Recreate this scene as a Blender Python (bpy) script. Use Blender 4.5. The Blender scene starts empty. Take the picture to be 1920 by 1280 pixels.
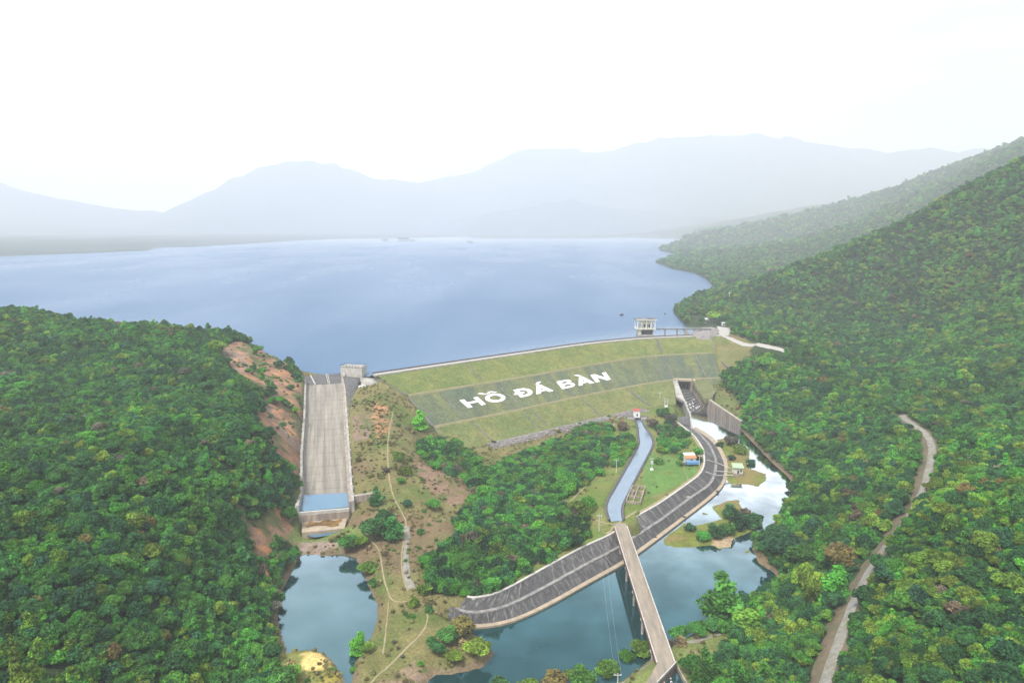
import bpy, bmesh, math, random
import numpy as np
from mathutils import Vector, Matrix

# ------------------------------------------------------------------ camera, sky, sun, exposure
SC = bpy.context.scene
COL = SC.collection
F, HOR, CAMZ = 1280.0, 418.0, 164.0          # focal length and horizon row of the photograph (1920 px wide), camera height
PITCH = math.atan((640 - HOR) / F)
cam_d = bpy.data.cameras.new('camera')
cam = bpy.data.objects.new('camera', cam_d)
COL.objects.link(cam)
cam.location = (0, 0, CAMZ)
cam.rotation_euler = (math.pi / 2 - PITCH, 0, 0)
cam_d.sensor_width = 36
cam_d.lens = 24
cam_d.clip_start = 1
cam_d.clip_end = 40000
SC.camera = cam

SUN_EL, SUN_AZ = math.radians(58), math.radians(215)      # from behind the camera, to the left
w = bpy.data.worlds.new('World')
SC.world = w
w.use_nodes = True
wn, wl = w.node_tree.nodes, w.node_tree.links
wn.clear()
sky = wn.new('ShaderNodeTexSky')
sky.sky_type = 'NISHITA'
sky.sun_disc = False
sky.sun_elevation = SUN_EL
sky.sun_rotation = SUN_AZ
tc = wn.new('ShaderNodeTexCoord')
mp = wn.new('ShaderNodeMapping')
mp.inputs['Scale'].default_value = (1.0, 1.0, 3.2)
cn = wn.new('ShaderNodeTexNoise')
cn.inputs['Scale'].default_value = 2.6
cn.inputs['Detail'].default_value = 6
cn.inputs['Roughness'].default_value = 0.55
cr = wn.new('ShaderNodeValToRGB')
cr.color_ramp.elements[0].position = 0.34
cr.color_ramp.elements[0].color = (5.0, 5.2, 5.6, 1)
cr.color_ramp.elements[1].position = 0.68
cr.color_ramp.elements[1].color = (14.4, 14.4, 14.4, 1)
mx = wn.new('ShaderNodeMix')
mx.data_type = 'RGBA'
mx.inputs['Factor'].default_value = 0.92
bg = wn.new('ShaderNodeBackground')
bg.inputs['Strength'].default_value = 0.078
wo = wn.new('ShaderNodeOutputWorld')
wl.new(tc.outputs['Generated'], mp.inputs['Vector'])
wl.new(mp.outputs['Vector'], cn.inputs['Vector'])
wl.new(cn.outputs['Fac'], cr.inputs['Fac'])
wl.new(sky.outputs['Color'], mx.inputs['A'])
wl.new(cr.outputs['Color'], mx.inputs['B'])
wl.new(mx.outputs['Result'], bg.inputs['Color'])
wl.new(bg.outputs['Background'], wo.inputs['Surface'])

sd = bpy.data.lights.new('sun', 'SUN')
sd.energy = 3.7
sd.angle = math.radians(14)
sd.color = (1.0, 0.96, 0.9)
sun = bpy.data.objects.new('sun', sd)
COL.objects.link(sun)
sun.rotation_euler = (math.pi / 2 - SUN_EL, 0, math.pi - SUN_AZ)
sun.location = (-100, 100, 400)

SC.view_settings.view_transform = 'Standard'
SC.view_settings.look = 'None'
SC.view_settings.gamma = 1
SC.view_settings.exposure = 0.76
SC.view_settings.use_curve_mapping = False
SC.render.engine = 'CYCLES'
SC.cycles.use_denoising = True
SC.cycles.denoising_input_passes = 'RGB_ALBEDO_NORMAL'
SC.cycles.denoising_prefilter = 'ACCURATE'
SC.cycles.max_bounces = 8
SC.cycles.diffuse_bounces = 3
SC.cycles.glossy_bounces = 3
SC.cycles.volume_bounces = 4
SC.cycles.transparent_max_bounces = 6
SC.cycles.caustics_reflective = False
SC.cycles.caustics_refractive = False
SC.render.use_persistent_data = False

RNG = np.random.default_rng(7)
random.seed(7)

# ------------------------------------------------------------------ surveying: photo pixel + height (or distance) -> place
SP, CP = math.sin(PITCH), math.cos(PITCH)
def ray(px, py):
    u = (px - 960) / F
    v = (640 - py) / F
    return u, CP + v * SP, -SP + v * CP
def U(px, py, z):
    dx, dy, dz = ray(px, py)
    t = (z - CAMZ) / dz
    return (dx * t, dy * t, z)
def Yd(px, py, y):
    dx, dy, dz = ray(px, py)
    t = y / dy
    return (dx * t, y, CAMZ + dz * t)
def proj(P):
    P = np.asarray(P, float)
    x, y, z = P[:, 0], P[:, 1], P[:, 2] - CAMZ
    d = y * CP - z * SP
    d = np.where(d < 1, 1, d)
    v = (y * SP + z * CP) / d
    return 960 + F * x / d, 640 - F * v, d

def inpoly(X, Y, poly):
    poly = np.asarray(poly, float)
    ins = np.zeros(X.shape, bool)
    n = len(poly)
    for i in range(n):
        x1, y1 = poly[i][:2]
        x2, y2 = poly[(i + 1) % n][:2]
        if y1 == y2:
            continue
        c = ((y1 > Y) != (y2 > Y)) & (X < (x2 - x1) * (Y - y1) / (y2 - y1) + x1)
        ins ^= c
    return ins
def segdist(X, Y, pts, closed=False):
    pts = np.asarray(pts, float)
    D = np.full(X.shape, 1e9)
    n = len(pts)
    for i in range(n if closed else n - 1):
        ax, ay = pts[i][:2]
        bx, by = pts[(i + 1) % n][:2]
        ex, ey = bx - ax, by - ay
        L = ex * ex + ey * ey + 1e-9
        t = np.clip(((X - ax) * ex + (Y - ay) * ey) / L, 0, 1)
        D = np.minimum(D, np.hypot(X - ax - t * ex, Y - ay - t * ey))
    return D
def sdf(X, Y, poly):
    d = segdist(X, Y, poly, True)
    return np.where(inpoly(X, Y, poly), -d, d)
def resample(pts, n):
    pts = np.asarray(pts, float)
    s = np.r_[0, np.cumsum(np.linalg.norm(np.diff(pts, axis=0), axis=1))]
    q = np.linspace(0, s[-1], n)
    return np.stack([np.interp(q, s, pts[:, k]) for k in range(pts.shape[1])], 1)
def smooth(pts, n=200, it=3):
    p = resample(pts, n)
    k = max(1, n // (len(pts) * 3))
    for _ in range(it):
        q = p.copy()
        for i in range(1, n - 1):
            a = min(k, i, n - 1 - i)
            q[i] = p[i - a:i + a + 1].mean(0)
        p = q
    return p

_perm = RNG.random((256, 256))
def vnoise(x, y):
    xi, yi = np.floor(x).astype(int), np.floor(y).astype(int)
    fx, fy = x - xi, y - yi
    fx, fy = fx * fx * (3 - 2 * fx), fy * fy * (3 - 2 * fy)
    g = lambda a, b: _perm[a & 255, b & 255]
    return ((g(xi, yi) * (1 - fx) + g(xi + 1, yi) * fx) * (1 - fy) + (g(xi, yi + 1) * (1 - fx) + g(xi + 1, yi + 1) * fx) * fy) * 2 - 1
def fbm(x, y, o=4):
    s, a = 0, 1.0
    for k in range(o):
        s = s + a * vnoise(x * 2 ** k + 17.3 * k, y * 2 ** k - 9.1 * k)
        a *= 0.5
    return s / 1.9

# ------------------------------------------------------------------ survey lines
LAKE, RIVER, POND, CANAL = 40.0, 0.0, 3.0, 9.4
ZC, Z1, Z2, Z3 = 44.0, 32.0, 18.0, 9.0
L_crest = [U(a, b, ZC) for a, b in [(706, 704), (800, 690), (905, 674.5), (1011, 659), (1100, 645.5), (1205, 635), (1311, 630.5), (1353, 630)]]
L_b1 = [U(a, b, Z1) for a, b in [(765, 741), (800, 735), (969, 708.6), (1106, 684), (1200, 668.5), (1290, 663), (1339, 661)]]
L_b2 = [U(a, b, Z2) for a, b in [(813, 800), (969, 769), (1074, 745.5), (1200, 721), (1260, 711), (1353, 708)]]
L_toe = [U(823, 818, 13)] + [U(a, b, Z3) for a, b in [(850, 848), (891, 838), (1011, 811), (1137, 781)]] + [U(1218, 764, 10.5), U(1268, 756, 13)]
ND = 120
C_crest, C_b1, C_b2, C_toe = smooth(L_crest, ND), smooth(L_b1, ND), smooth(L_b2, ND), smooth(L_toe, ND)

PX = lambda z, pts: [U(a, b, z) for a, b in pts]
rev_top = PX(8.5, [(875, 1119), (905, 1125), (950, 1105), (1000, 1077), (1050, 1049), (1100, 1022), (1155, 999), (1176, 978), (1236, 945), (1293, 905), (1316, 888), (1323, 867), (1320, 841), (1303, 816), (1269, 789)])
rev_mid = PX(4.6, [(855, 1140), (867, 1151), (912, 1147), (950, 1137), (1000, 1112), (1050, 1085), (1100, 1057), (1160, 1026), (1187, 1008), (1240, 974), (1293, 934), (1331, 909), (1341, 888), (1343, 862), (1331, 835), (1312, 814), (1286, 795)])
rev_foot = PX(0.9, [(850, 1167), (885, 1172), (950, 1165), (1025, 1130), (1100, 1087), (1165, 1052), (1225, 1008), (1282, 966), (1324, 934), (1352, 909), (1359, 883), (1358, 867), (1345, 839), (1328, 820), (1300, 803)])
rev_lip = PX(0.25, [(846, 1176), (885, 1181), (952, 1173), (1030, 1137), (1105, 1094), (1170, 1059), (1231, 1014), (1287, 971), (1329, 939), (1358, 912), (1365, 883), (1364, 865), (1350, 836), (1333, 817), (1304, 801)])
NR = 140
R_top, R_mid, R_foot, R_lip = (smooth(l, NR, 2) for l in (rev_top, rev_mid, rev_foot, rev_lip))

# sluice outlet: left wall top, right wall foot and top, from the portal to the river
chl_top = np.array([U(1269.5, 712, 18.5), U(1278, 735, 13), U(1287, 757, 10.5), U(1296, 778, 10.3), U(1299, 802, 7)])
chr_in = np.array([U(1297, 735, 6), U(1309, 758, 0), U(1345, 779, 0), U(1387, 803, 0)])
river_poly = [tuple(p[:2]) for p in R_foot] + [tuple(p[:2]) for p in chl_top[:0:-1]] + [tuple(p[:2]) for p in chr_in] + [U(*a, RIVER)[:2] for a in [(1420, 838), (1450, 868), (1478, 893), (1488, 912),
    (1478, 940), (1456, 972), (1440, 1000), (1412, 1010), (1412, 1030), (1424, 1055), (1452, 1072), (1462, 1085), (1440, 1105), (1400, 1125), (1350, 1150), (1335, 1170), (1310, 1182), (1262, 1212),
    (1225, 1232), (1190, 1262), (1150, 1285), (1100, 1310), (950, 1345), (850, 1350), (775, 1340), (792, 1290), (815, 1262), (850, 1262), (905, 1250), (925, 1225), (905, 1200), (880, 1186)]]
isl_1 = [U(*a, RIVER)[:2] for a in [(1342, 824), (1366, 820), (1387, 831), (1406, 843), (1406, 858), (1398, 875), (1436, 888), (1437, 900), (1421, 913), (1408, 909), (1368, 907), (1362, 900), (1363, 880), (1362, 862), (1352, 841)]]
isl_2 = [U(*a, RIVER)[:2] for a in [(1243, 1010), (1258, 999), (1283, 980), (1302, 984), (1319, 982), (1353, 972), (1336, 955), (1334, 950), (1364, 938), (1385, 936), (1390, 950), (1405, 972), (1431, 980), (1416, 994), (1374, 1010), (1372, 1024), (1347, 1029), (1336, 1022), (1296, 1026), (1269, 1027), (1245, 1021)]]
isl_3 = [U(*a, RIVER)[:2] for a in [(1314, 963), (1321, 959), (1328, 963), (1320, 967)]]
isl_4 = [U(*a, RIVER)[:2] for a in [(1395, 1035), (1402, 1031), (1409, 1034), (1400, 1038)]]
islands = [isl_1, isl_2, isl_3, isl_4]
pond_poly = [U(*a, POND)[:2] for a in [(556, 1052), (568, 1042), (600, 1042), (640, 1038), (668, 1045), (684, 1075), (696, 1105), (710, 1135), (708, 1165), (698, 1195), (684, 1205), (668, 1240), (662, 1285), (655, 1300), (645, 1285), (637, 1262), (622, 1240), (605, 1224), (575, 1219), (538, 1226), (528, 1200), (518, 1160), (524, 1120), (536, 1090)]]
lake_near = [U(*a, LAKE)[:2] for a in [(1310, 622), (1288, 614), (1278, 603), (1268, 593), (1262, 584), (1264, 574), (1285, 566), (1300, 558), (1318, 552), (1338, 545), (1336, 535), (1322, 522), (1300, 512), (1262, 505), (1228, 492), (1250, 487), (1300, 481), (1260, 476), (1233, 468), (1275, 461), (1310, 453), (1300, 448.5)]]
lake_far = [U(*a, LAKE)[:2] for a in [(1180, 445.5), (1040, 447), (900, 447), (870, 444), (780, 446), (640, 448), (560, 451), (450, 458), (340, 464), (292, 463), (278, 470), (160, 475), (0, 481), (-250, 490)]]
lake_poly = [tuple(C_crest[-8, :2] + np.array([0, 9]))] + lake_near + lake_far + [(-1700, 1500), (-1000, 900), (-560, 690), (-400, 640), (-300, 622), (-230, 607), (-190, 575), (-178, 551), (-138, 554)] + [tuple(C_crest[i, :2] + np.array([-3.5, 5.5])) for i in range(2, ND - 8, 12)]

can_l = PX(CANAL, [(1198, 813), (1201, 831), (1196, 843), (1160, 907), (1139, 943), (1138, 957), (1146, 977)])
can_r = PX(CANAL, [(1217, 813), (1224, 829), (1221, 839), (1185, 907), (1164, 949), (1163, 961), (1167, 976)])
can_l = [U(1193.5, 788, CANAL), U(1198, 803, CANAL)] + can_l
can_r = [U(1201, 787, CANAL), U(1208, 803, CANAL)] + can_r
K_l, K_r = smooth(can_l, 70, 2), smooth(can_r, 70, 2)
canal_poly = [tuple(p[:2]) for p in K_l] + [tuple(p[:2]) for p in K_r[::-1]]

# chute of the spillway: left and right floor edges, top to bottom
ch_l = np.array([U(575, 722, 36.5), U(573, 790, 26.8), U(568, 860, 18.8), U(568, 934, 11.2)])
ch_r = np.array([U(640, 718, 36.5), U(644, 790, 26.2), U(648, 860, 18.4), U(652, 928, 11.2)])
sill_l, sill_r = np.array(U(562, 706, 40.3)), np.array(U(640, 700, 40.3))
chute_poly = [tuple(sill_l[:2])] + [tuple(p[:2]) for p in ch_l] + [U(561, 962, 12)[:2], U(566, 999, 7)[:2], U(645, 992, 7)[:2], U(654, 953, 12)[:2]] + [tuple(p[:2]) for p in ch_r[::-1]] + [tuple(sill_r[:2])]

# ------------------------------------------------------------------ terrain heights from surveyed points
ctl = []
def cz(*a):
    for px, py, z in a: ctl.append(U(px, py, z))
def cy(*a):
    for px, py, y in a: ctl.append(Yd(px, py, y))
def cw(*a):
    for p in a: ctl.append(p)
# left hill
cy((0, 585, 540), (100, 602, 545), (200, 610, 550), (310, 620, 560), (400, 628, 568), (460, 640, 572), (500, 662, 570), (100, 750, 400), (300, 750, 410), (250, 900, 275), (0, 850, 310), (0, 690, 455), (-300, 560, 500), (-300, 900, 260), (-300, 1280, 150))
cz((540, 703, 46), (572, 738, 38), (566, 765, 36), (561, 800, 30.5), (556, 850, 24), (553, 900, 19), (549, 960, 13), (545, 1000, 8), (540, 1040, 4.5), (525, 740, 47), (480, 775, 52), (520, 800, 40), (500, 830, 43), (470, 860, 44),
   (515, 900, 29), (490, 960, 25), (530, 960, 17), (500, 1050, 12), (515, 1120, 7), (520, 1200, 5.5), (470, 1180, 12), (430, 700, 62), (0, 1280, 40), (250, 1280, 27), (400, 1270, 12), (480, 1270, 6), (450, 1100, 20), (400, 900, 45), (250, 1100, 40), (0, 1050, 58), (420, 780, 58), (120, 1400, 28), (400, 1500, 8), (620, 1260, 6.5), (570, 1235, 6), (600, 1320, 7), (560, 1400, 6))
cw((-420, 640, 62), (-300, 625, 42), (-240, 610, 40), (-195, 590, 38), (-600, 700, 42), (-420, 760, 28), (-900, 900, 38), (-480, 300, 75), (-450, 120, 60), (-700, 500, 90), (-900, 300, 90), (-300, 40, 45), (0, 60, 6), (-100, 120, 10), (200, 60, 25))
# mound between spillway and dam
cz((660, 700, 38), (690, 718, 38.5), (676, 740, 35), (720, 745, 34.5), (700, 790, 29), (680, 830, 24.5), (735, 830, 26), (665, 880, 18), (730, 890, 19), (775, 830, 21), (765, 870, 18), (740, 960, 12.5), (800, 960, 10.5), (820, 1010, 8.5),
   (700, 1050, 7.5), (760, 1080, 9), (775, 1135, 8), (830, 1135, 7), (722, 1180, 6), (770, 1220, 6), (690, 1275, 4.8), (705, 1235, 4.4), (612, 1015, 5.4), (660, 985, 9), (880, 910, 8), (840, 900, 13), (830, 860, 11), (800, 820, 15), (860, 960, 8.5), (740, 1300, 4), (790, 1255, 3), (840, 1190, 4.5))
# plateau with the canal
cz((950, 870, 8), (900, 890, 7.5), (1000, 930, 8.5), (1100, 900, 9.2), (900, 1000, 8.2), (950, 1050, 8.5), (860, 1060, 8), (1130, 980, 10), (1120, 1005, 9), (1040, 1045, 8.8), (1150, 850, 10), (1250, 870, 9.7), (1290, 895, 8.8), (1220, 950, 9.5), (1230, 790, 10.5), (1280, 785, 10.5), (1160, 790, 10), (1200, 772, 11.3), (1262, 765, 12), (1180, 965, 10), (1040, 825, 8.4), (930, 845, 8))
for l, z in ((C_crest, -1.6), (C_b1, -1.8), (C_b2, -1.8)):
    for p in l[::12]: ctl.append((p[0], p[1], p[2] + z))
for p in C_toe[6::12]: ctl.append((p[0], p[1], p[2] - 0.6))
for p in C_crest[::24]: ctl.append((p[0] - 18, p[1] + 28, 31.0))
# right abutment and hillside
cz((1355, 632, 43.5), (1353, 712, 16), (1368, 691, 23), (1336, 745, 12), (1352, 742, 13.5), (1372, 770, 9), (1395, 690, 29), (1400, 662, 38), (1342, 640, 41.5), (1345, 680, 26), (1385, 790, 6),
   (1420, 648, 44), (1475, 660, 45), (1480, 700, 36), (1450, 770, 17), (1500, 770, 20), (1460, 850, 3), (1520, 885, 7), (1600, 870, 18), (1650, 790, 31), (1700, 795, 38), (1750, 850, 38), (1740, 905, 36), (1690, 982, 30), (1640, 1052, 25), (1600, 1120, 22), (1565, 1200, 20), (1545, 1285, 20),
   (1505, 1010, 4), (1520, 1110, 6), (1450, 1160, 3.5), (1400, 1210, 5), (1450, 1280, 7), (1340, 1230, 6.5), (1300, 1200, 5.5), (1600, 960, 19), (1280, 1270, 8), (1240, 1262, 8.5), (1180, 1282, 6.5), (1250, 1400, 8), (1000, 1420, 3), (1100, 1450, 5),
   (1350, 606, 46), (1325, 612, 47), (1345, 618, 46.5), (1310, 604, 43), (1290, 590, 43), (1300, 570, 43), (1365, 622, 44.5), (1335, 628, 43.6),
   (1720, 982, 44), (1800, 940, 51), (1920, 870, 60), (1800, 1050, 46), (1920, 1000, 56), (1700, 1100, 36), (1650, 1180, 28), (1625, 1280, 26), (1750, 1250, 37), (1920, 1280, 44), (2150, 1000, 62), (2150, 1280, 50), (2100, 850, 75))
cy((1600, 705, 600), (1700, 700, 540), (1800, 760, 450), (1900, 810, 415), (1920, 650, 560), (1700, 610, 750), (1520, 620, 820), (1560, 570, 900), (1410, 580, 940), (1920, 470, 760), (1800, 520, 780),
   (1920, 300, 920), (1800, 356, 950), (1700, 412, 970), (1600, 452, 1000), (1500, 492, 1020), (1420, 530, 1040), (1345, 562, 1050), (2200, 180, 850), (2200, 450, 600), (2300, 650, 400))
for px, py, y in ((1920, 300, 920), (1800, 356, 950), (1700, 412, 970), (1600, 452, 1000), (1500, 492, 1020), (1420, 530, 1040)):
    x, y, z = Yd(px, py, y)
    ctl.append((x * 1.16 + 20, y * 1.16, max(44, z - 70)))
# second ridge, far right
cy((1920, 262, 3000), (1800, 308, 3400), (1700, 354, 3700), (1600, 382, 4000), (1500, 411, 4400), (1400, 434, 4900), (1500, 455, 2600), (1600, 425, 2800), (1360, 510, 1700), (1300, 470, 2900), (1380, 452, 3300), (2200, 120, 1900), (2300, 330, 1500))
cz((1300, 497, 42.5), (1350, 500, 44), (1400, 492, 48), (1330, 475, 43), (1400, 466, 52), (1450, 490, 58))
cw((1200, 1600, 130), (3600, 2600, 700), (3600, 4400, 500), (2500, 6000, 300), (600, 1300, 50), (470, 1330, 44))
# lake bed and far shores
cw((0, 760, 22), (130, 820, 22), (-200, 800, 22), (150, 1100, 20), (-300, 1500, 18), (200, 2000, 18), (-800, 1500, 18), (-1000, 2600, 20), (0, 3500, 20), (-1000, 4000, 22), (600, 5000, 22), (-300, 5600, 25), (250, 1400, 28), (300, 1700, 28),
   (-2400, 2600, 50), (-2600, 3600, 60), (-2300, 4500, 52), (-1600, 6000, 48), (-400, 7300, 48), (1200, 7000, 48), (-2600, 1600, 60), (-2000, 1100, 48), (-1200, 700, 70), (-2600, 200, 90), (3500, 200, 300), (1500, 60, 120), (700, 100, 60), (900, 500, 160), (1400, 900, 320), (3500, 1200, 500))
ctl = np.array(ctl, float)
CC = 6.0
def _k(d2): return np.sqrt(d2 + CC * CC)
_n = len(ctl)
_A = np.zeros((_n + 1, _n + 1))
_A[:_n, :_n] = _k(((ctl[:, None, :2] - ctl[None, :, :2]) ** 2).sum(-1))
_A[:_n, :_n] -= np.eye(_n) * 0.8
_A[:_n, _n] = 1
_A[_n, :_n] = 1
_wt = np.linalg.solve(_A, np.r_[ctl[:, 2], 0])
def base_z(x, y):
    out = np.empty(x.shape)
    for s in range(0, len(x), 20000):
        e = s + 20000
        d2 = (x[s:e, None] - ctl[None, :, 0]) ** 2 + (y[s:e, None] - ctl[None, :, 1]) ** 2
        out[s:e] = _k(d2) @ _wt[:_n] + _wt[_n]
    return out

central = [(555, 1000), (556, 860), (562, 760), (566, 690), (706, 690), (1353, 618), (1420, 645), (1378, 690), (1356, 715), (1395, 768), (1385, 800), (1450, 880), (1495, 910), (1450, 985), (1420, 1010), (1440, 1050), (1440, 1090), (1320, 1150), (1255, 1190), (1310, 1195), (1365, 1188), (1345, 1225), (1280, 1225), (1300, 1290), (1300, 1500), (600, 1500), (520, 1235), (515, 1160), (535, 1060)]
plateau = [(1060, 935), (1130, 880), (1150, 800), (1190, 770), (1268, 752), (1298, 800), (1320, 830), (1325, 880), (1300, 905), (1180, 980), (1150, 1005), (1000, 1080), (905, 1128), (905, 1115), (1000, 1060), (1100, 1005)]

rock_polys = [
    [(412, 652), (440, 640), (500, 650), (522, 655), (545, 690), (566, 725), (573, 760), (566, 850), (556, 890), (538, 880), (520, 850), (500, 815), (482, 775), (500, 735), (470, 712), (430, 690)],
    [(436, 935), (455, 950), (478, 985), (500, 955), (525, 950), (548, 965), (545, 1005), (515, 1012), (505, 1060), (520, 1110), (500, 1085), (480, 1030), (455, 985)]]

def ground_z(x, y):
    x = np.asarray(x, float); y = np.asarray(y, float)
    z = base_z(x, y)
    P = np.stack([x, y, z], 1)
    px, py, _ = proj(P)
    cen = inpoly(px, py, central)
    dist = np.hypot(x, y)
    hill = np.where(cen, 0.25, 1.0) * np.clip(1 - (np.abs(z - 40) < 3) * 0.4, 0, 1)
    z = z + hill * (1.6 * fbm(x / 38, y / 38, 3) + np.clip((dist - 420) / 500, 0, 1) * 7 * fbm(x / 120 + 5, y / 120, 2) + np.clip((dist - 600) / 1200, 0, 1) * 14 * fbm(x / 260, y / 260, 3)) + np.where(cen, 0.35, 0.5) * fbm(x / 7, y / 7, 2)
    for rp_ in rock_polys:
        z = z + (inpoly(px, py, rp_) & (y < 700)) * (1.5 * np.abs(fbm(x / 9, y / 14, 3)) + 0.9 * fbm(x / 4, y / 7 + z / 5, 2))
    # dam body, chute, canal and channel are built on their own: keep the ground beneath them
    near = (np.abs(x) < 300) & (y > 150) & (y < 800)
    idx = np.where(near)[0]
    xn, yn, zn = x[idx], y[idx], z[idx]
    for poly, L, out in ((river_poly, RIVER, 14.0), (pond_poly, POND, 10.0)):
        d = sdf(xn, yn, poly)
        if L == RIVER:
            for isl in islands:
                d = np.maximum(d, -sdf(xn, yn, isl))
        zn = np.where(d < 0, np.minimum(zn, L - np.minimum(2.5, 0.35 * -d) - 0.12), zn)
        zn = np.where((d >= 0) & (d < out), np.clip(zn, L + 0.1 + 0.04 * d, L + 0.25 + 0.9 * d), zn)
        if L == RIVER:
            for k, isl in enumerate(islands):
                di = -sdf(xn, yn, isl)
                zn = np.where(di > 0, np.clip(zn, L + 0.05, L + 0.12 + 0.1 * np.minimum(di, 8) + 0.1 * fbm(xn / 3, yn / 3, 2)), zn)
    # revetment bank
    q = np.vstack([R_top[:, :2], R_lip[::-1, :2]])
    ins = inpoly(xn, yn, q)
    dt = segdist(xn, yn, R_top); df = segdist(xn, yn, R_foot)
    zn = np.where(ins, np.minimum(zn, 8.5 - 7.6 * np.clip(dt / (dt + df + 1e-6), 0, 1) - 1.6), zn)
    # ground behind the revetment crest stays at the crest level
    behind = (~ins) & (dt < 7) & inpoly(px[idx], py[idx], plateau)
    zn = np.where(behind, np.clip(zn, 8.2, 8.45 + 0.12 * dt), zn)
    # canal trough
    dk = sdf(xn, yn, canal_poly)
    zn = np.where(dk < 1.6, np.minimum(zn, CANAL - 1.2), np.where(dk < 9, np.clip(zn, CANAL + 0.75, CANAL + 0.9 + 0.12 * dk), zn))
    # spillway bed
    dc = sdf(xn, yn, chute_poly)
    cl = (ch_l[:, :] + ch_r[:, :]) / 2
    fz = np.interp(yn, [332, 350, cl[3, 1], cl[2, 1], cl[1, 1], cl[0, 1], sill_l[1]], [5.0, 8.0, 11, 18.6, 26.5, 36.5, 39.0])
    zn = np.where(dc < 1.0, np.minimum(zn, fz - 2.5), zn)
    right_of = (dc >= 1.0) & (dc < 9) & (xn > np.interp(yn, cl[::-1, 1], cl[::-1, 0]))
    zn = np.where(right_of & (yn > 366), np.minimum(zn, fz + 2.6 + 0.5 * (dc - 1)), zn)
    zn = np.where((dc >= 1.0) & (dc < 4) & ~right_of & (yn > 366), np.minimum(zn, fz + 4.6 + 1.3 * (dc - 1)), zn)
    # sluice channel
    dch = sdf(xn, yn, chan_poly)
    zn = np.where(dch < 1.3, np.minimum(zn, -1.6), np.where(dch < 9, np.minimum(zn, np.interp(yn, [535, 575, 600, 628], [8.8, 9.1, 10.0, 18.0]) + 0.45 * (dch - 1.3)), zn))
    zn = np.where(sdf(xn, yn, canal2_poly) < 0.6, np.minimum(zn, 6.0), zn)
    # lower apron in front of the dam toe and dam footprint
    ind = inpoly(xn, yn, dam_poly)
    a1, a2, a3, a4 = (segdist(xn, yn, l) for l in (C_crest, C_b1, C_b2, C_toe))
    in1 = inpoly(xn, yn, [tuple(p[:2]) for p in C_crest] + [tuple(p[:2]) for p in C_b1[::-1]])
    in2 = inpoly(xn, yn, [tuple(p[:2]) for p in C_b1] + [tuple(p[:2]) for p in C_b2[::-1]])
    lv = np.where(in1, ZC + (Z1 - ZC) * a1 / (a1 + a2), np.where(in2, Z1 + (Z2 - Z1) * a2 / (a2 + a3), Z2 + (Z3 - Z2) * a3 / (a3 + a4)))
    zn = np.where(ind, np.minimum(zn, lv - 2.0), zn)
    z[idx] = zn
    # lake
    d = np.full(x.shape, 1e9)
    m = y > 520
    d[m] = sdf(x[m], y[m], lake_poly)
    z = np.where(d < 0, np.minimum(z, LAKE - np.minimum(8, 0.25 * -d) - 0.3), z)
    z = np.where((d >= 0) & (d < 60) & (y > 560) & ~(cen & (y < 770)), np.maximum(z, LAKE + 0.3 + 0.05 * d), z)
    z = np.where((d >= 0) & (d < 25) & (y > 560) & ~(cen & (y < 770)), np.minimum(z, LAKE + 0.5 + 0.7 * d), z)
    return z
dam_poly = [tuple(p[:2]) for p in C_crest] + [tuple(p[:2]) for p in C_b1[-1:]] + [tuple(p[:2]) for p in C_b2[-1:]] + [tuple(p[:2]) for p in C_toe[::-1]] + [tuple(C_b2[0, :2]), tuple(C_b1[0, :2])]
chan_poly = [tuple(p[:2]) for p in chl_top] + [tuple(p[:2]) for p in chr_in[::-1]]

canal2_poly = [U(*a, 8)[:2] for a in [(1243, 1274), (1268, 1250), (1300, 1310), (1272, 1345)]]
def G(pts, y0=130, y1=1300, n=420):
    """where the sight lines through photo pixels meet the ground"""
    pts = np.asarray(pts, float)
    ys = np.geomspace(y0, y1, n)
    out = []
    for s in range(0, len(pts), 60):
        p = pts[s:s + 60]
        dx, dy, dz = ray(p[:, 0], p[:, 1])
        t = ys[None, :] / dy[:, None]
        X, Yy, Z = dx[:, None] * t, np.repeat(ys[None], len(p), 0), CAMZ + dz[:, None] * t
        g = ground_z(X.ravel(), Yy.ravel()).reshape(X.shape)
        below = Z < g
        i = np.where(below.any(1), below.argmax(1), n - 1)
        i = np.clip(i, 1, n - 1)
        r = np.arange(len(p))
        a, b = (Z - g)[r, i - 1], (Z - g)[r, i]
        f = np.clip(a / (a - b + 1e-9), 0, 1)
        yy = ys[i - 1] + f * (ys[i] - ys[i - 1])
        tt = yy / dy
        xx = dx * tt
        out.append(np.stack([xx, yy, ground_z(xx, yy)], 1))
    return np.vstack(out)

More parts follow.
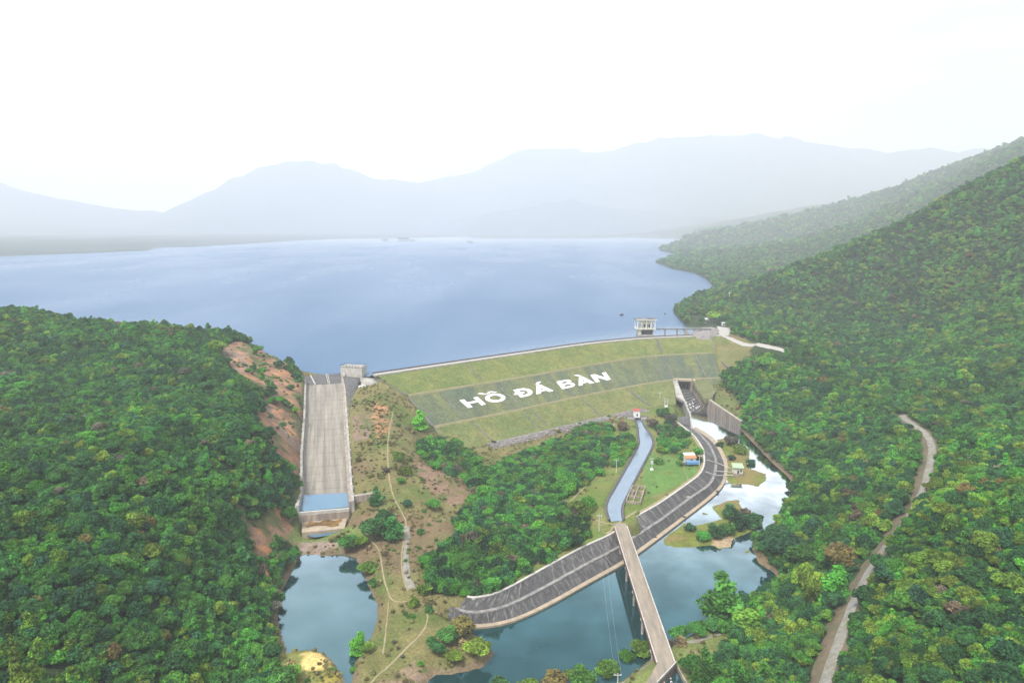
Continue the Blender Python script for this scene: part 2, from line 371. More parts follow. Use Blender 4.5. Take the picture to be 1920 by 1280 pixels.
# ------------------------------------------------------------------ materials
def mat(name, color, rough=0.85, turn=0.0, var=0.25, scale=0.6, spec=0.3, bump=0.0, streak=None, metal=0.0, attr=None, detail=5, dark=None, dscale=0.05, damt=0.5):
    m = bpy.data.materials.new(name)
    m.use_nodes = True
    n, l = m.node_tree.nodes, m.node_tree.links
    b = n['Principled BSDF']
    b.inputs['Roughness'].default_value = rough
    b.inputs['Metallic'].default_value = metal
    b.inputs['Specular IOR Level'].default_value = spec
    g = n.new('ShaderNodeNewGeometry')
    t = n.new('ShaderNodeTexNoise')
    t.inputs['Scale'].default_value = scale
    t.inputs['Detail'].default_value = detail
    t.inputs['Roughness'].default_value = 0.65
    src = g.outputs['Position']
    if streak:
        mpn = n.new('ShaderNodeMapping')
        mpn.vector_type = 'POINT'
        rt = n.new('ShaderNodeVectorRotate'); rt.rotation_type = 'Z_AXIS'; rt.inputs['Angle'].default_value = turn
        l.new(src, rt.inputs['Vector']); src = rt.outputs['Vector']
        mpn.inputs['Scale'].default_value = streak
        l.new(src, mpn.inputs['Vector'])
        src = mpn.outputs['Vector']
    l.new(src, t.inputs['Vector'])
    r = n.new('ShaderNodeMapRange')
    r.inputs['From Min'].default_value = 0.3
    r.inputs['From Max'].default_value = 0.7
    r.inputs['To Min'].default_value = 1 - var
    r.inputs['To Max'].default_value = 1 + var
    l.new(t.outputs['Fac'], r.inputs['Value'])
    x = n.new('ShaderNodeMix')
    x.data_type = 'RGBA'
    x.blend_type = 'MULTIPLY'
    x.inputs['Factor'].default_value = 1
    if attr:
        a = n.new('ShaderNodeAttribute')
        a.attribute_name = attr
        l.new(a.outputs['Color'], x.inputs['A'])
    else:
        x.inputs['A'].default_value = (*color, 1)
    l.new(r.outputs['Result'], x.inputs['B'])
    res = x.outputs['Result']
    if dark:
        t2 = n.new('ShaderNodeTexNoise')
        t2.inputs['Scale'].default_value = dscale
        t2.inputs['Detail'].default_value = 6
        t2.inputs['Roughness'].default_value = 0.7
        l.new(src, t2.inputs['Vector'])
        r2 = n.new('ShaderNodeMapRange')
        r2.inputs['From Min'].default_value = 0.42
        r2.inputs['From Max'].default_value = 0.62
        r2.inputs['To Max'].default_value = damt
        l.new(t2.outputs['Fac'], r2.inputs['Value'])
        x2 = n.new('ShaderNodeMix')
        x2.data_type = 'RGBA'
        l.new(r2.outputs['Result'], x2.inputs['Factor'])
        l.new(res, x2.inputs['A'])
        x2.inputs['B'].default_value = (*dark, 1)
        res = x2.outputs['Result']
    l.new(res, b.inputs['Base Color'])
    if bump:
        bp = n.new('ShaderNodeBump')
        bp.inputs['Strength'].default_value = 0.6
        bp.inputs['Distance'].default_value = bump
        l.new(t.outputs['Fac'], bp.inputs['Height'])
        l.new(bp.outputs['Normal'], b.inputs['Normal'])
    return m

M = {}
M['concrete'] = mat('weathered_concrete', (0.40, 0.385, 0.35), var=0.22, scale=0.35, dark=(0.16, 0.155, 0.15), dscale=0.12, damt=0.6)
M['chute'] = mat('chute_concrete', (0.285, 0.262, 0.222), var=0.2, scale=0.5, turn=-math.atan2(43, 164), streak=(0.9, 0.05, 0.05), dark=(0.16, 0.145, 0.125), dscale=0.35, damt=0.7)
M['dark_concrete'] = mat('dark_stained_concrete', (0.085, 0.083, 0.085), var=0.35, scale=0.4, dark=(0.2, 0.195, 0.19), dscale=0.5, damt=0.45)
M['light_concrete'] = mat('pale_concrete', (0.52, 0.5, 0.46), var=0.18, scale=0.5, dark=(0.3, 0.28, 0.26), dscale=0.3, damt=0.5)
M['wall_stain'] = mat('stained_retaining_wall', (0.36, 0.3, 0.25), var=0.3, scale=0.5, streak=(1, 1, 0.12), dark=(0.14, 0.12, 0.11), dscale=0.4, damt=0.65)
M['white'] = mat('white_paint', (0.8, 0.8, 0.78), var=0.07, scale=1.5)
M['cream'] = mat('cream_paint', (0.62, 0.6, 0.5), var=0.12, scale=0.8, dark=(0.3, 0.29, 0.26), dscale=0.5, damt=0.4)
M['red'] = mat('red_roof_paint', (0.42, 0.09, 0.08), var=0.15, scale=2)
M['redbrown'] = mat('rust_red_girder_paint', (0.2, 0.075, 0.055), var=0.3, scale=0.8)
M['orange'] = mat('orange_tile', (0.62, 0.22, 0.1), var=0.2, scale=2)
M['green_roof'] = mat('pale_green_sheet', (0.35, 0.52, 0.3), var=0.1, scale=1)
M['blue'] = mat('blue_sheet', (0.12, 0.28, 0.52), var=0.15, scale=1)
M['darkroof'] = mat('dark_roof', (0.1, 0.105, 0.12), var=0.3, scale=0.5, dark=(0.4, 0.4, 0.4), dscale=0.2, damt=0.3)
M['window'] = mat('dark_window_glass', (0.03, 0.035, 0.045), rough=0.15, var=0.1, spec=0.5)
M['deck'] = mat('bridge_deck', (0.30, 0.25, 0.195), var=0.2, scale=0.35, turn=0.08, streak=(1.2, 0.15, 1), dark=(0.15, 0.14, 0.12), dscale=0.4, damt=0.7)
M['dirt'] = mat('pale_dirt', (0.3, 0.245, 0.15), var=0.2, scale=0.6, dark=(0.2, 0.19, 0.08), dscale=0.25, damt=0.5)
M['berm_dirt'] = mat('berm_dirt', (0.225, 0.2, 0.11), var=0.25, scale=0.7, dark=(0.13, 0.145, 0.05), dscale=0.2, damt=0.6)
M['crest_road'] = mat('crest_road', (0.38, 0.36, 0.335), var=0.12, scale=0.5, dark=(0.33, 0.31, 0.29), dscale=0.08)
M['gravel'] = mat('gravel_road', (0.27, 0.262, 0.24), var=0.3, scale=0.8, dark=(0.18, 0.15, 0.09), dscale=0.25, damt=0.7)
M['verge'] = mat('bare_verge', (0.15, 0.115, 0.075), var=0.3, scale=0.5, dark=(0.09, 0.1, 0.04), dscale=0.15, damt=0.7)
M['stone'] = mat('grey_rubble', (0.2, 0.185, 0.18), var=0.4, scale=1.1, dark=(0.34, 0.3, 0.28), dscale=0.3)
M['beige'] = mat('beige_footing', (0.40, 0.32, 0.235), var=0.15, scale=0.5, dark=(0.22, 0.19, 0.14), dscale=0.2, damt=0.45)
M['metal'] = mat('galvanised_metal', (0.5, 0.5, 0.5), rough=0.5, var=0.1, scale=1)
M['pole'] = mat('pole_concrete', (0.55, 0.54, 0.52), var=0.08, scale=1)
M['steel_dark'] = mat('dark_steel', (0.06, 0.06, 0.065), rough=0.6, var=0.2, scale=1)
M['bark'] = mat('bark', (0.15, 0.12, 0.095), var=0.3, scale=2)
M['rust'] = mat('rusty_silt', (0.22, 0.125, 0.03), var=0.5, scale=0.35, rough=0.4, spec=0.5, dark=(0.035, 0.025, 0.012), dscale=0.18, damt=0.8)
M['boat'] = mat('dark_boat_wood', (0.05, 0.04, 0.035), var=0.2, scale=2)
M['grass_stem'] = mat('islet_grass', (0.13, 0.14, 0.04), var=0.3, scale=0.8)

def leafmat(name, cols, trans=0.3):
    m = bpy.data.materials.new(name)
    m.use_nodes = True
    n, l = m.node_tree.nodes, m.node_tree.links
    b = n['Principled BSDF']
    b.inputs['Roughness'].default_value = 0.6
    b.inputs['Specular IOR Level'].default_value = 0.25
    oi = n.new('ShaderNodeObjectInfo')
    ramp = n.new('ShaderNodeValToRGB')
    e = ramp.color_ramp.elements
    while len(e) < len(cols): e.new(0.5)
    for k, c in enumerate(cols):
        e[k].position = k / (len(cols) - 1)
        e[k].color = (*c, 1)
    l.new(oi.outputs['Random'], ramp.inputs['Fac'])
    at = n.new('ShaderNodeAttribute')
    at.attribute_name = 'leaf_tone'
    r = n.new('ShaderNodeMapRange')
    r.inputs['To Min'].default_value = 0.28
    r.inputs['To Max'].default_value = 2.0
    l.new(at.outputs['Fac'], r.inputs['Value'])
    # stands differ from place to place
    nz = n.new('ShaderNodeTexNoise')
    nz.inputs['Scale'].default_value = 0.028
    nz.inputs['Detail'].default_value = 3
    l.new(oi.outputs['Location'], nz.inputs['Vector'])
    r2 = n.new('ShaderNodeMapRange')
    r2.inputs['From Min'].default_value = 0.35
    r2.inputs['From Max'].default_value = 0.65
    r2.inputs['To Min'].default_value = 0.7
    r2.inputs['To Max'].default_value = 1.3
    l.new(nz.outputs['Fac'], r2.inputs['Value'])
    mu = n.new('ShaderNodeMath'); mu.operation = 'MULTIPLY'
    l.new(r.outputs['Result'], mu.inputs[0]); l.new(r2.outputs['Result'], mu.inputs[1])
    x = n.new('ShaderNodeMix'); x.data_type = 'RGBA'; x.blend_type = 'MULTIPLY'
    x.inputs['Factor'].default_value = 1
    l.new(ramp.outputs['Color'], x.inputs['A']); l.new(mu.outputs['Value'], x.inputs['B'])
    l.new(x.outputs['Result'], b.inputs['Base Color'])
    tr = n.new('ShaderNodeBsdfTranslucent')
    l.new(x.outputs['Result'], tr.inputs['Color'])
    ms = n.new('ShaderNodeMixShader')
    ms.inputs['Fac'].default_value = trans
    l.new(b.outputs['BSDF'], ms.inputs[1]); l.new(tr.outputs['BSDF'], ms.inputs[2])
    l.new(ms.outputs['Shader'], n['Material Output'].inputs['Surface'])
    return m
M['leaf_dark'] = leafmat('leaf_dark_green', [(0.019, 0.083, 0.027), (0.037, 0.125, 0.03), (0.026, 0.098, 0.045)])
M['leaf_mid'] = leafmat('leaf_mid_green', [(0.043, 0.16, 0.025), (0.08, 0.215, 0.027), (0.046, 0.163, 0.046)])
M['leaf_yellow'] = leafmat('leaf_yellow_green', [(0.135, 0.255, 0.026), (0.18, 0.255, 0.03), (0.115, 0.265, 0.03)])
M['leaf_bright'] = leafmat('leaf_bright_green', [(0.05, 0.23, 0.028), (0.09, 0.275, 0.024), (0.046, 0.2, 0.042)])
M['leaf_dry'] = leafmat('leaf_dry', [(0.11, 0.1, 0.065), (0.14, 0.1, 0.06), (0.1, 0.11, 0.08)], 0.1)
M['leaf_rust'] = leafmat('leaf_rusty', [(0.15, 0.11, 0.035), (0.13, 0.12, 0.03)], 0.15)
M['leaf_straw'] = leafmat('leaf_straw', [(0.2, 0.17, 0.065), (0.15, 0.165, 0.05), (0.19, 0.14, 0.07), (0.12, 0.15, 0.04)], 0.2)
M['leaf_lime'] = leafmat('leaf_lime', [(0.17, 0.3, 0.03), (0.19, 0.32, 0.04)])

def water(name, body, refl, rough, wave, wscale, tint=(1, 1, 1), patch=None, base_refl=0.04, power=5.0, calm=False, steep_tint=None):
    """water: a coloured body under a sky-reflecting surface that grows with the grazing angle"""
    m = bpy.data.materials.new(name)
    m.use_nodes = True
    n, l = m.node_tree.nodes, m.node_tree.links
    n.remove(n['Principled BSDF'])
    df = n.new('ShaderNodeBsdfDiffuse')
    gl = n.new('ShaderNodeBsdfGlossy')
    gl.inputs['Roughness'].default_value = rough
    gl.inputs['Color'].default_value = (*tint, 1)
    g = n.new('ShaderNodeNewGeometry')
    nz = n.new('ShaderNodeTexNoise')
    nz.inputs['Scale'].default_value = wscale
    nz.inputs['Detail'].default_value = 4
    l.new(g.outputs['Position'], nz.inputs['Vector'])
    bp = n.new('ShaderNodeBump')
    bp.inputs['Strength'].default_value = 1
    bp.inputs['Distance'].default_value = wave
    l.new(nz.outputs['Fac'], bp.inputs['Height'])
    l.new(bp.outputs['Normal'], gl.inputs['Normal'])
    lw = n.new('ShaderNodeLayerWeight')
    lw.inputs['Blend'].default_value = 0.5
    pw = n.new('ShaderNodeMath'); pw.operation = 'POWER'
    l.new(lw.outputs['Facing'], pw.inputs[0]); pw.inputs[1].default_value = power
    ml = n.new('ShaderNodeMath'); ml.operation = 'MULTIPLY_ADD'
    l.new(pw.outputs['Value'], ml.inputs[0]); ml.inputs[1].default_value = refl; ml.inputs[2].default_value = base_refl
    n2 = n.new('ShaderNodeTexNoise')
    n2.inputs['Scale'].default_value = patch[0] if patch else 0.05
    n2.inputs['Detail'].default_value = 5
    mpn = n.new('ShaderNodeMapping')
    if patch: mpn.inputs['Scale'].default_value = patch[2]
    l.new(g.outputs['Position'], mpn.inputs['Vector'])
    l.new(mpn.outputs['Vector'], n2.inputs['Vector'])
    r = n.new('ShaderNodeMapRange')
    r.inputs['From Min'].default_value = 0.35; r.inputs['From Max'].default_value = 0.65
    a = patch[1] if patch else 0.1
    r.inputs['To Min'].default_value = 1 - a; r.inputs['To Max'].default_value = 1 + a
    l.new(n2.outputs['Fac'], r.inputs['Value'])
    m2 = n.new('ShaderNodeMath'); m2.operation = 'MULTIPLY'; m2.use_clamp = True
    l.new(ml.outputs['Value'], m2.inputs[0]); l.new(r.outputs['Result'], m2.inputs[1])
    if steep_tint:      # reflected sky is tinted with this colour at steep views, left pale at flatter ones
        rd = n.new('ShaderNodeMapRange'); rd.inputs['From Min'].default_value = 0.47; rd.inputs['From Max'].default_value = 0.64
        l.new(lw.outputs['Facing'], rd.inputs['Value'])
        md = n.new('ShaderNodeMix'); md.data_type = 'RGBA'
        md.inputs['A'].default_value = (*steep_tint, 1); md.inputs['B'].default_value = (*tint, 1)
        l.new(rd.outputs['Result'], md.inputs['Factor']); l.new(md.outputs['Result'], gl.inputs['Color'])
    if calm:      # sheltered water along the dam mirrors more sky; reflection also raised toward the far shore
        A, B = C_crest[int(ND * .25)], C_crest[int(ND * .85)]
        dx, dy = B[0] - A[0], B[1] - A[1]
        L_ = math.hypot(dx, dy)
        d1 = n.new('ShaderNodeVectorMath'); d1.operation = 'DOT_PRODUCT'
        l.new(g.outputs['Position'], d1.inputs[0]); d1.inputs[1].default_value = (-dy / L_, dx / L_, 0)
        r1 = n.new('ShaderNodeMapRange'); r1.interpolation_type = 'SMOOTHSTEP'
        c0 = (-dy * A[0] + dx * A[1]) / L_
        nd = n.new('ShaderNodeMath'); nd.operation = 'MULTIPLY_ADD'; l.new(n2.outputs['Fac'], nd.inputs[0]); nd.inputs[1].default_value = 160; l.new(d1.outputs['Value'], nd.inputs[2])
        r1.inputs['From Min'].default_value = c0 + 60; r1.inputs['From Max'].default_value = c0 + 190
        r1.inputs['To Min'].default_value = 1.0; r1.inputs['To Max'].default_value = 0.0
        l.new(nd.outputs['Value'], r1.inputs['Value'])
        sp = n.new('ShaderNodeSeparateXYZ'); l.new(g.outputs['Position'], sp.inputs['Vector'])
        r3 = n.new('ShaderNodeMapRange'); r3.interpolation_type = 'SMOOTHSTEP'
        r3.inputs['From Min'].default_value = -120; r3.inputs['From Max'].default_value = 60
        l.new(sp.outputs['X'], r3.inputs['Value'])
        r4 = n.new('ShaderNodeMapRange'); r4.interpolation_type = 'SMOOTHSTEP'
        r4.inputs['From Min'].default_value = 3200; r4.inputs['From Max'].default_value = 5600
        l.new(sp.outputs['Y'], r4.inputs['Value'])
        k1 = n.new('ShaderNodeMath'); k1.operation = 'MULTIPLY'; l.new(r1.outputs['Result'], k1.inputs[0]); l.new(r3.outputs['Result'], k1.inputs[1])
        k2 = n.new('ShaderNodeMath'); k2.operation = 'MAXIMUM'; l.new(k1.outputs['Value'], k2.inputs[0]); l.new(r4.outputs['Result'], k2.inputs[1])
        k3 = n.new('ShaderNodeMath'); k3.operation = 'MULTIPLY_ADD'; k3.use_clamp = True; l.new(k2.outputs['Value'], k3.inputs[0]); k3.inputs[1].default_value = 0.42; l.new(m2.outputs['Value'], k3.inputs[2])
        m2 = k3
    mc = n.new('ShaderNodeMix'); mc.data_type = 'RGBA'
    mc.inputs['A'].default_value = (*body[0], 1); mc.inputs['B'].default_value = (*body[1], 1)
    l.new(n2.outputs['Fac'], mc.inputs['Factor'])
    l.new(mc.outputs['Result'], df.inputs['Color'])
    ms = n.new('ShaderNodeMixShader')
    l.new(m2.outputs['Value'], ms.inputs['Fac'])
    l.new(df.outputs['BSDF'], ms.inputs[1]); l.new(gl.outputs['BSDF'], ms.inputs[2])
    l.new(ms.outputs['Shader'], n['Material Output'].inputs['Surface'])
    return m
M['lake'] = water('lake_water', ((0.046, 0.108, 0.205), (0.07, 0.142, 0.245)), 0.33, 0.2, 0.7, 0.16, (0.93, 0.97, 1.0), (0.006, 0.22, (1, 0.35, 1)), 0.03, 4.0, calm=True)
M['river'] = water('river_water', ((0.008, 0.03, 0.033), (0.014, 0.05, 0.05)), 8.5, 0.03, 0.012, 1.4, (0.9, 0.95, 1.0), (0.05, 0.25, (1, 1, 1)), 0.02, 5.2, steep_tint=(0.38, 0.76, 0.9))
M['pond'] = water('pond_water', ((0.012, 0.04, 0.045), (0.02, 0.06, 0.065)), 8.2, 0.05, 0.02, 1.2, (0.85, 0.93, 1.0), (0.05, 0.12, (1, 1, 1)), 0.09, 5.0, steep_tint=(0.55, 0.83, 0.92))
M['canal'] = water('canal_water', ((0.11, 0.17, 0.23), (0.2, 0.27, 0.35)), 0.5, 0.15, 0.06, 1.0, (0.92, 0.97, 1.0), (0.5, 0.2, (1, 0.5, 1)), 0.14, 3.0)
M['pool'] = water('basin_water', ((0.07, 0.17, 0.26), (0.08, 0.19, 0.28)), 0.5, 0.02, 0.004, 1.0, (0.84, 0.93, 1.0), None, 0.14, 3.0)

# ------------------------------------------------------------------ mesh helpers
def link(name, me, m=None, parent=None):
    o = bpy.data.objects.new(name, me)
    if m is not None and me is not None:
        if not isinstance(m, (list, tuple)): m = [m]
        for k in m: me.materials.append(k)
    COL.objects.link(o)
    if parent is not None: o.parent = parent
    return o
def tag(o, label=None, cat=None, group=None, kind=None):
    if label: o['label'] = label
    if cat: o['category'] = cat
    if group: o['group'] = group
    if kind: o['kind'] = kind
    return o
def thing(name, loc, label, cat, group=None, rz=0.0):
    o = bpy.data.objects.new(name, None)
    o.empty_display_size = 0.5
    o.location = loc
    o.rotation_euler = (0, 0, rz)
    COL.objects.link(o)
    return tag(o, label, cat, group)
def mesh(name, v, f, smooth_=False):
    me = bpy.data.meshes.new(name)
    me.from_pydata([tuple(map(float, p)) for p in v], [], [tuple(int(i) for i in q) for q in f])
    if smooth_:
        me.polygons.foreach_set('use_smooth', [True] * len(me.polygons))
    me.update()
    return me
class MB:
    def __init__(s): s.v, s.f = [], []
    def add(s, v, f):
        b = len(s.v)
        s.v += [tuple(p) for p in v]
        s.f += [tuple(i + b for i in q) for q in f]
        return s
    def hexa(s, lo, hi):
        """8 corners: 4 below, 4 above, same winding (counter-clockwise from above)"""
        n = len(lo)
        f = [tuple(range(n - 1, -1, -1)), tuple(range(n, 2 * n))]
        for i in range(n):
            j = (i + 1) % n
            f.append((i, j, n + j, n + i))
        return s.add(list(lo) + list(hi), f)
    def box(s, x0, x1, y0, y1, z0, z1):
        q = [(x0, y0), (x1, y0), (x1, y1), (x0, y1)]
        return s.hexa([(a, b, z0) for a, b in q], [(a, b, z1) for a, b in q])
    def prism(s, poly, z0, z1):
        if sum((poly[i][0] * poly[(i + 1) % len(poly)][1] - poly[(i + 1) % len(poly)][0] * poly[i][1]) for i in range(len(poly))) < 0: poly = poly[::-1]
        return s.hexa([(p[0], p[1], z0) for p in poly], [(p[0], p[1], z1) for p in poly])
    def tube(s, pts, r, n=8, r2=None):
        pts = [Vector(p) for p in pts]
        rings = []
        for i, p in enumerate(pts):
            d = (pts[min(i + 1, len(pts) - 1)] - pts[max(i - 1, 0)]).normalized()
            a = d.orthogonal().normalized(); b = d.cross(a)
            rr = r if r2 is None else r + (r2 - r) * i / (len(pts) - 1)
            rings.append([p + (a * math.cos(2 * math.pi * k / n) + b * math.sin(2 * math.pi * k / n)) * rr for k in range(n)])
        f = []
        for i in range(len(pts) - 1):
            for k in range(n):
                f.append((i * n + k, i * n + (k + 1) % n, (i + 1) * n + (k + 1) % n, (i + 1) * n + k))
        f.append(tuple(range(n - 1, -1, -1)))
        f.append(tuple((len(pts) - 1) * n + k for k in range(n)))
        return s.add([p for ring in rings for p in ring], f)
    def wall(s, A, B, top, bot):
        """strip solid between two plan lines A and B with per-station top and bottom heights"""
        n = len(A)
        v, f = [], []
        for i in range(n):
            v += [(A[i][0], A[i][1], bot[i]), (B[i][0], B[i][1], bot[i]), (B[i][0], B[i][1], top[i]), (A[i][0], A[i][1], top[i])]
        for i in range(n - 1):
            a, b = 4 * i, 4 * i + 4
            for k in range(4):
                k2 = (k + 1) % 4
                f.append((a + k, a + k2, b + k2, b + k))
        f.append((3, 2, 1, 0)); e = 4 * (n - 1); f.append((e, e + 1, e + 2, e + 3))
        return s.add(v, f)
    def build(s, name, m=None, parent=None, smooth_=False):
        me = mesh(name, s.v, s.f, smooth_)
        bm = bmesh.new(); bm.from_mesh(me)
        bmesh.ops.recalc_face_normals(bm, faces=bm.faces)
        bm.to_mesh(me); bm.free()
        return link(name, me, m, parent)
def loft(lines, name, m, parent=None, rows=None, skirt=0.0):
    """surface through lines of equal length; rows: subdivisions of each gap; skirt turns the border down"""
    L = [lines[0]]
    for a, b in zip(lines[:-1], lines[1:]):
        r = rows or 1
        for k in range(1, r + 1): L.append(a + (b - a) * k / r)
    A = np.stack(L)
    R, n = A.shape[:2]
    v = A.reshape(-1, 3).tolist()
    f = [(i * n + j, i * n + j + 1, (i + 1) * n + j + 1, (i + 1) * n + j) for i in range(R - 1) for j in range(n - 1)]
    if skirt:
        border = [j for j in range(n)] + [i * n + n - 1 for i in range(1, R)] + [(R - 1) * n + j for j in range(n - 2, -1, -1)] + [i * n for i in range(R - 2, 0, -1)]
        base = len(v)
        for b in border: v.append([v[b][0], v[b][1], v[b][2] - skirt])
        k = len(border)
        f += [(border[i], base + i, base + (i + 1) % k, border[(i + 1) % k]) for i in range(k)]
    me = mesh(name, v, f, True)
    bm = bmesh.new(); bm.from_mesh(me)
    bmesh.ops.recalc_face_normals(bm, faces=bm.faces)
    bm.to_mesh(me); bm.free()
    if sum(p.normal.z for p in me.polygons) < 0: me.flip_normals()
    return link(name, me, m, parent)
def offs(line, d):
    """plan offset of a polyline (to the right of travel for d > 0)"""
    p = np.asarray(line, float)
    t = np.gradient(p[:, :2], axis=0)
    t /= np.linalg.norm(t, axis=1)[:, None] + 1e-9
    q = p.copy()
    q[:, 0] += t[:, 1] * d; q[:, 1] -= t[:, 0] * d
    return q
def ribbon(pts, width, name, m, lift=0.12, step=1.6, jit=0.2, parent=None, kind='structure', label=None, thick=0.3):
    """a path draped on the ground, with uneven edges and a small thickness"""
    p = np.asarray(pts, float)
    L = np.linalg.norm(np.diff(p[:, :2], axis=0), axis=1).sum()
    n = max(4, int(L / step))
    p = smooth(p, n, 2)
    wv = width / 2 * (1 + jit * vnoise(np.arange(n) * 0.45, np.zeros(n) + width))
    wv2 = width / 2 * (1 + jit * vnoise(np.arange(n) * 0.45 + 90, np.zeros(n) + width))
    t = np.gradient(p[:, :2], axis=0); t /= np.linalg.norm(t, axis=1)[:, None] + 1e-9
    nrm = np.stack([t[:, 1], -t[:, 0]], 1)
    rows = []
    for k, (s, dz) in enumerate(((-1.12, -thick), (-1, 0), (-0.33, 0.04), (0.33, 0.04), (1, 0), (1.12, -thick))):
        ww = np.where(s < 0, wv, wv2) * s
        q = p[:, :2] + nrm * ww[:, None]
        rows.append(np.c_[q, ground_z(q[:, 0], q[:, 1]) + lift + dz])
    o = loft(rows, name, m, parent)
    if kind: o['kind'] = kind
    if label: o['label'] = label
    return o
def dens(pts, n): return smooth(pts, n, 2)

def set_tone(me, name, vals, domain='FACE', typ='FLOAT'):
    a = me.attributes.new(name, typ, domain)
    if typ == 'FLOAT': a.data.foreach_set('value', np.asarray(vals, np.float32))
    else: a.data.foreach_set('color', np.asarray(vals, np.float32).ravel())
# ------------------------------------------------------------------ the ground: one sheet out to the far shores
def axis(lo, hi, step, a, b, g):
    mid = list(np.arange(lo, hi + step, step))
    up, s = [], step
    x = mid[-1]
    while x < b:
        s *= g; x += s; up.append(min(x, b))
    dn, s = [], step
    x = mid[0]
    while x > a:
        s *= g; x -= s; dn.append(max(x, a))
    return np.array(dn[::-1] + mid + up)
gx = axis(-330, 440, 2.0, -9000, 9000, 1.06)
gy = axis(150, 700, 2.0, -200, 12000, 1.035)
GX, GY = np.meshgrid(gx, gy)
vx, vy = GX.ravel(), GY.ravel()
vz = ground_z(vx, vy)
nx, ny = len(gx), len(gy)
ii = (np.arange(ny - 1)[:, None] * nx + np.arange(nx - 1)[None]).ravel()
quads = np.stack([ii, ii + 1, ii + nx + 1, ii + nx], 1)
gme = bpy.data.meshes.new('ground')
gme.vertices.add(len(vx)); gme.vertices.foreach_set('co', np.stack([vx, vy, vz], 1).astype(np.float32).ravel())
gme.loops.add(quads.size); gme.loops.foreach_set('vertex_index', quads.astype(np.int32).ravel())
gme.polygons.add(len(quads)); gme.polygons.foreach_set('loop_start', np.arange(0, quads.size, 4, dtype=np.int32))
gme.polygons.foreach_set('use_smooth', np.ones(len(quads), bool))
gme.update(calc_edges=True)

soil_polys = [[(700, 755), (728, 760), (730, 810), (712, 830), (700, 800)], [(660, 780), (690, 770), (700, 800), (690, 830), (665, 830)],
    [(765, 850), (800, 845), (850, 870), (890, 895), (880, 930), (850, 950), (815, 930), (790, 900)], [(1345, 655), (1400, 655), (1412, 670), (1370, 690), (1345, 672)],
    [(735, 1260), (790, 1235), (800, 1290), (690, 1290)], [(545, 1015), (650, 1012), (655, 1040), (560, 1044)]]
sand_poly = [(568, 1222), (600, 1219), (618, 1232), (622, 1250), (600, 1256), (566, 1252)]
fx, fy, _ = proj(np.stack([vx, vy, vz], 1))
def C3(*c): return np.array(c)[None]
n1, n2, n3 = fbm(vx / 14, vy / 14, 4)[:, None], fbm(vx / 5 + 50, vy / 5, 3)[:, None], fbm(vx / 30 - 80, vy / 30, 3)[:, None]
cov = np.repeat(C3(0.035, 0.055, 0.022), len(vx), 0) * (1 + 0.35 * n1)
def lay(mask, col):
    global cov
    mm = mask[:, None].astype(float) if mask.ndim == 1 else mask
    cov = cov * (1 - mm) + col * mm
nearm = (vy > 140) & (vy < 900)
wob = 3.0 * fbm(vx / 4, vy / 4, 2)
cen = inpoly(fx + wob, fy + wob, central) & nearm
s_ = lambda v, a, b: np.clip((v - a) / (b - a), 0, 1)
mound = C3(0.16, 0.145, 0.058) * (1 - s_(n1, -0.1, 0.35)) + C3(0.095, 0.125, 0.034) * s_(n1, -0.1, 0.35)
mound = mound * (1 - 0.75 * s_(n3, 0.1, 0.45)) + C3(0.165, 0.11, 0.07) * 0.75 * s_(n3, 0.1, 0.45)
mound = mound * (1 + 0.25 * n2)
lay(cen, mound)
pl = C3(0.115, 0.16, 0.036) * (1 - s_(n1, 0, 0.5)) + C3(0.175, 0.17, 0.06) * s_(n1, 0, 0.5)
pl = pl * (1 - s_(n3, -0.5, -0.1)) * 0 + pl * (1 + 0.22 * n2)
lay(inpoly(fx + wob * 0.5, fy + wob * 0.5, plateau) & nearm, pl)
lay(inpoly(fx, fy, [(1215, 845), (1270, 860), (1310, 880), (1290, 900), (1215, 935), (1205, 900)]) & nearm & (n1[:, 0] > -0.25), C3(0.1, 0.19, 0.045) * (1 + 0.25 * n2))
lay(inpoly(fx, fy, [(1255, 1185), (1370, 1180), (1375, 1225), (1330, 1260), (1270, 1300), (1140, 1300), (1180, 1250), (1225, 1220)]) & nearm, C3(0.15, 0.18, 0.055) * (1 + 0.3 * n2))
lay(inpoly(fx, fy, [(530, 1212), (640, 1212), (665, 1300), (500, 1300)]) & nearm, C3(0.17, 0.18, 0.05) * (1 + 0.35 * n2))
lay(inpoly(fx, fy, [(540, 990), (665, 985), (700, 1010), (640, 1030), (540, 1012)]) & nearm, C3(0.13, 0.17, 0.05) * (1 + 0.3 * n2))
rk = C3(0.27, 0.16, 0.1) * (1 - s_(n3 + n1 * 0.6, -0.1, 0.3)) + C3(0.23, 0.17, 0.135) * s_(n3 + n1 * 0.6, -0.1, 0.3)
rk = rk * (1 - s_(n2, 0.15, 0.4) * 0.6) + C3(0.42, 0.18, 0.055) * s_(n2, 0.15, 0.4) * 0.6
n4 = fbm(vx / 3.2, vy / 9 + vz / 4, 3)[:, None]
rk = np.where(n1 < -0.24, C3(0.115, 0.12, 0.05), rk) * (1 + 0.3 * n2) * (1 + .55 * n4)
for p in rock_polys: lay(inpoly(fx + wob * 1.5, fy + wob, p) & nearm, rk)
for k, p in enumerate(soil_polys):
    c = [C3(0.32, 0.17, 0.09), C3(0.2, 0.14, 0.11), C3(0.2, 0.13, 0.09), C3(0.13, 0.135, 0.05), C3(0.22, 0.16, 0.11), C3(0.25, 0.19, 0.16)][k]
    lay((inpoly(fx + wob * 2, fy + wob * 2, p) & nearm)[:, None] * s_(n2, -0.35, 0.1), c * (1 + 0.4 * n2))
lay(inpoly(fx + wob, fy, sand_poly) & nearm, C3(0.55, 0.42, 0.16) * (1 + 0.35 * n2))
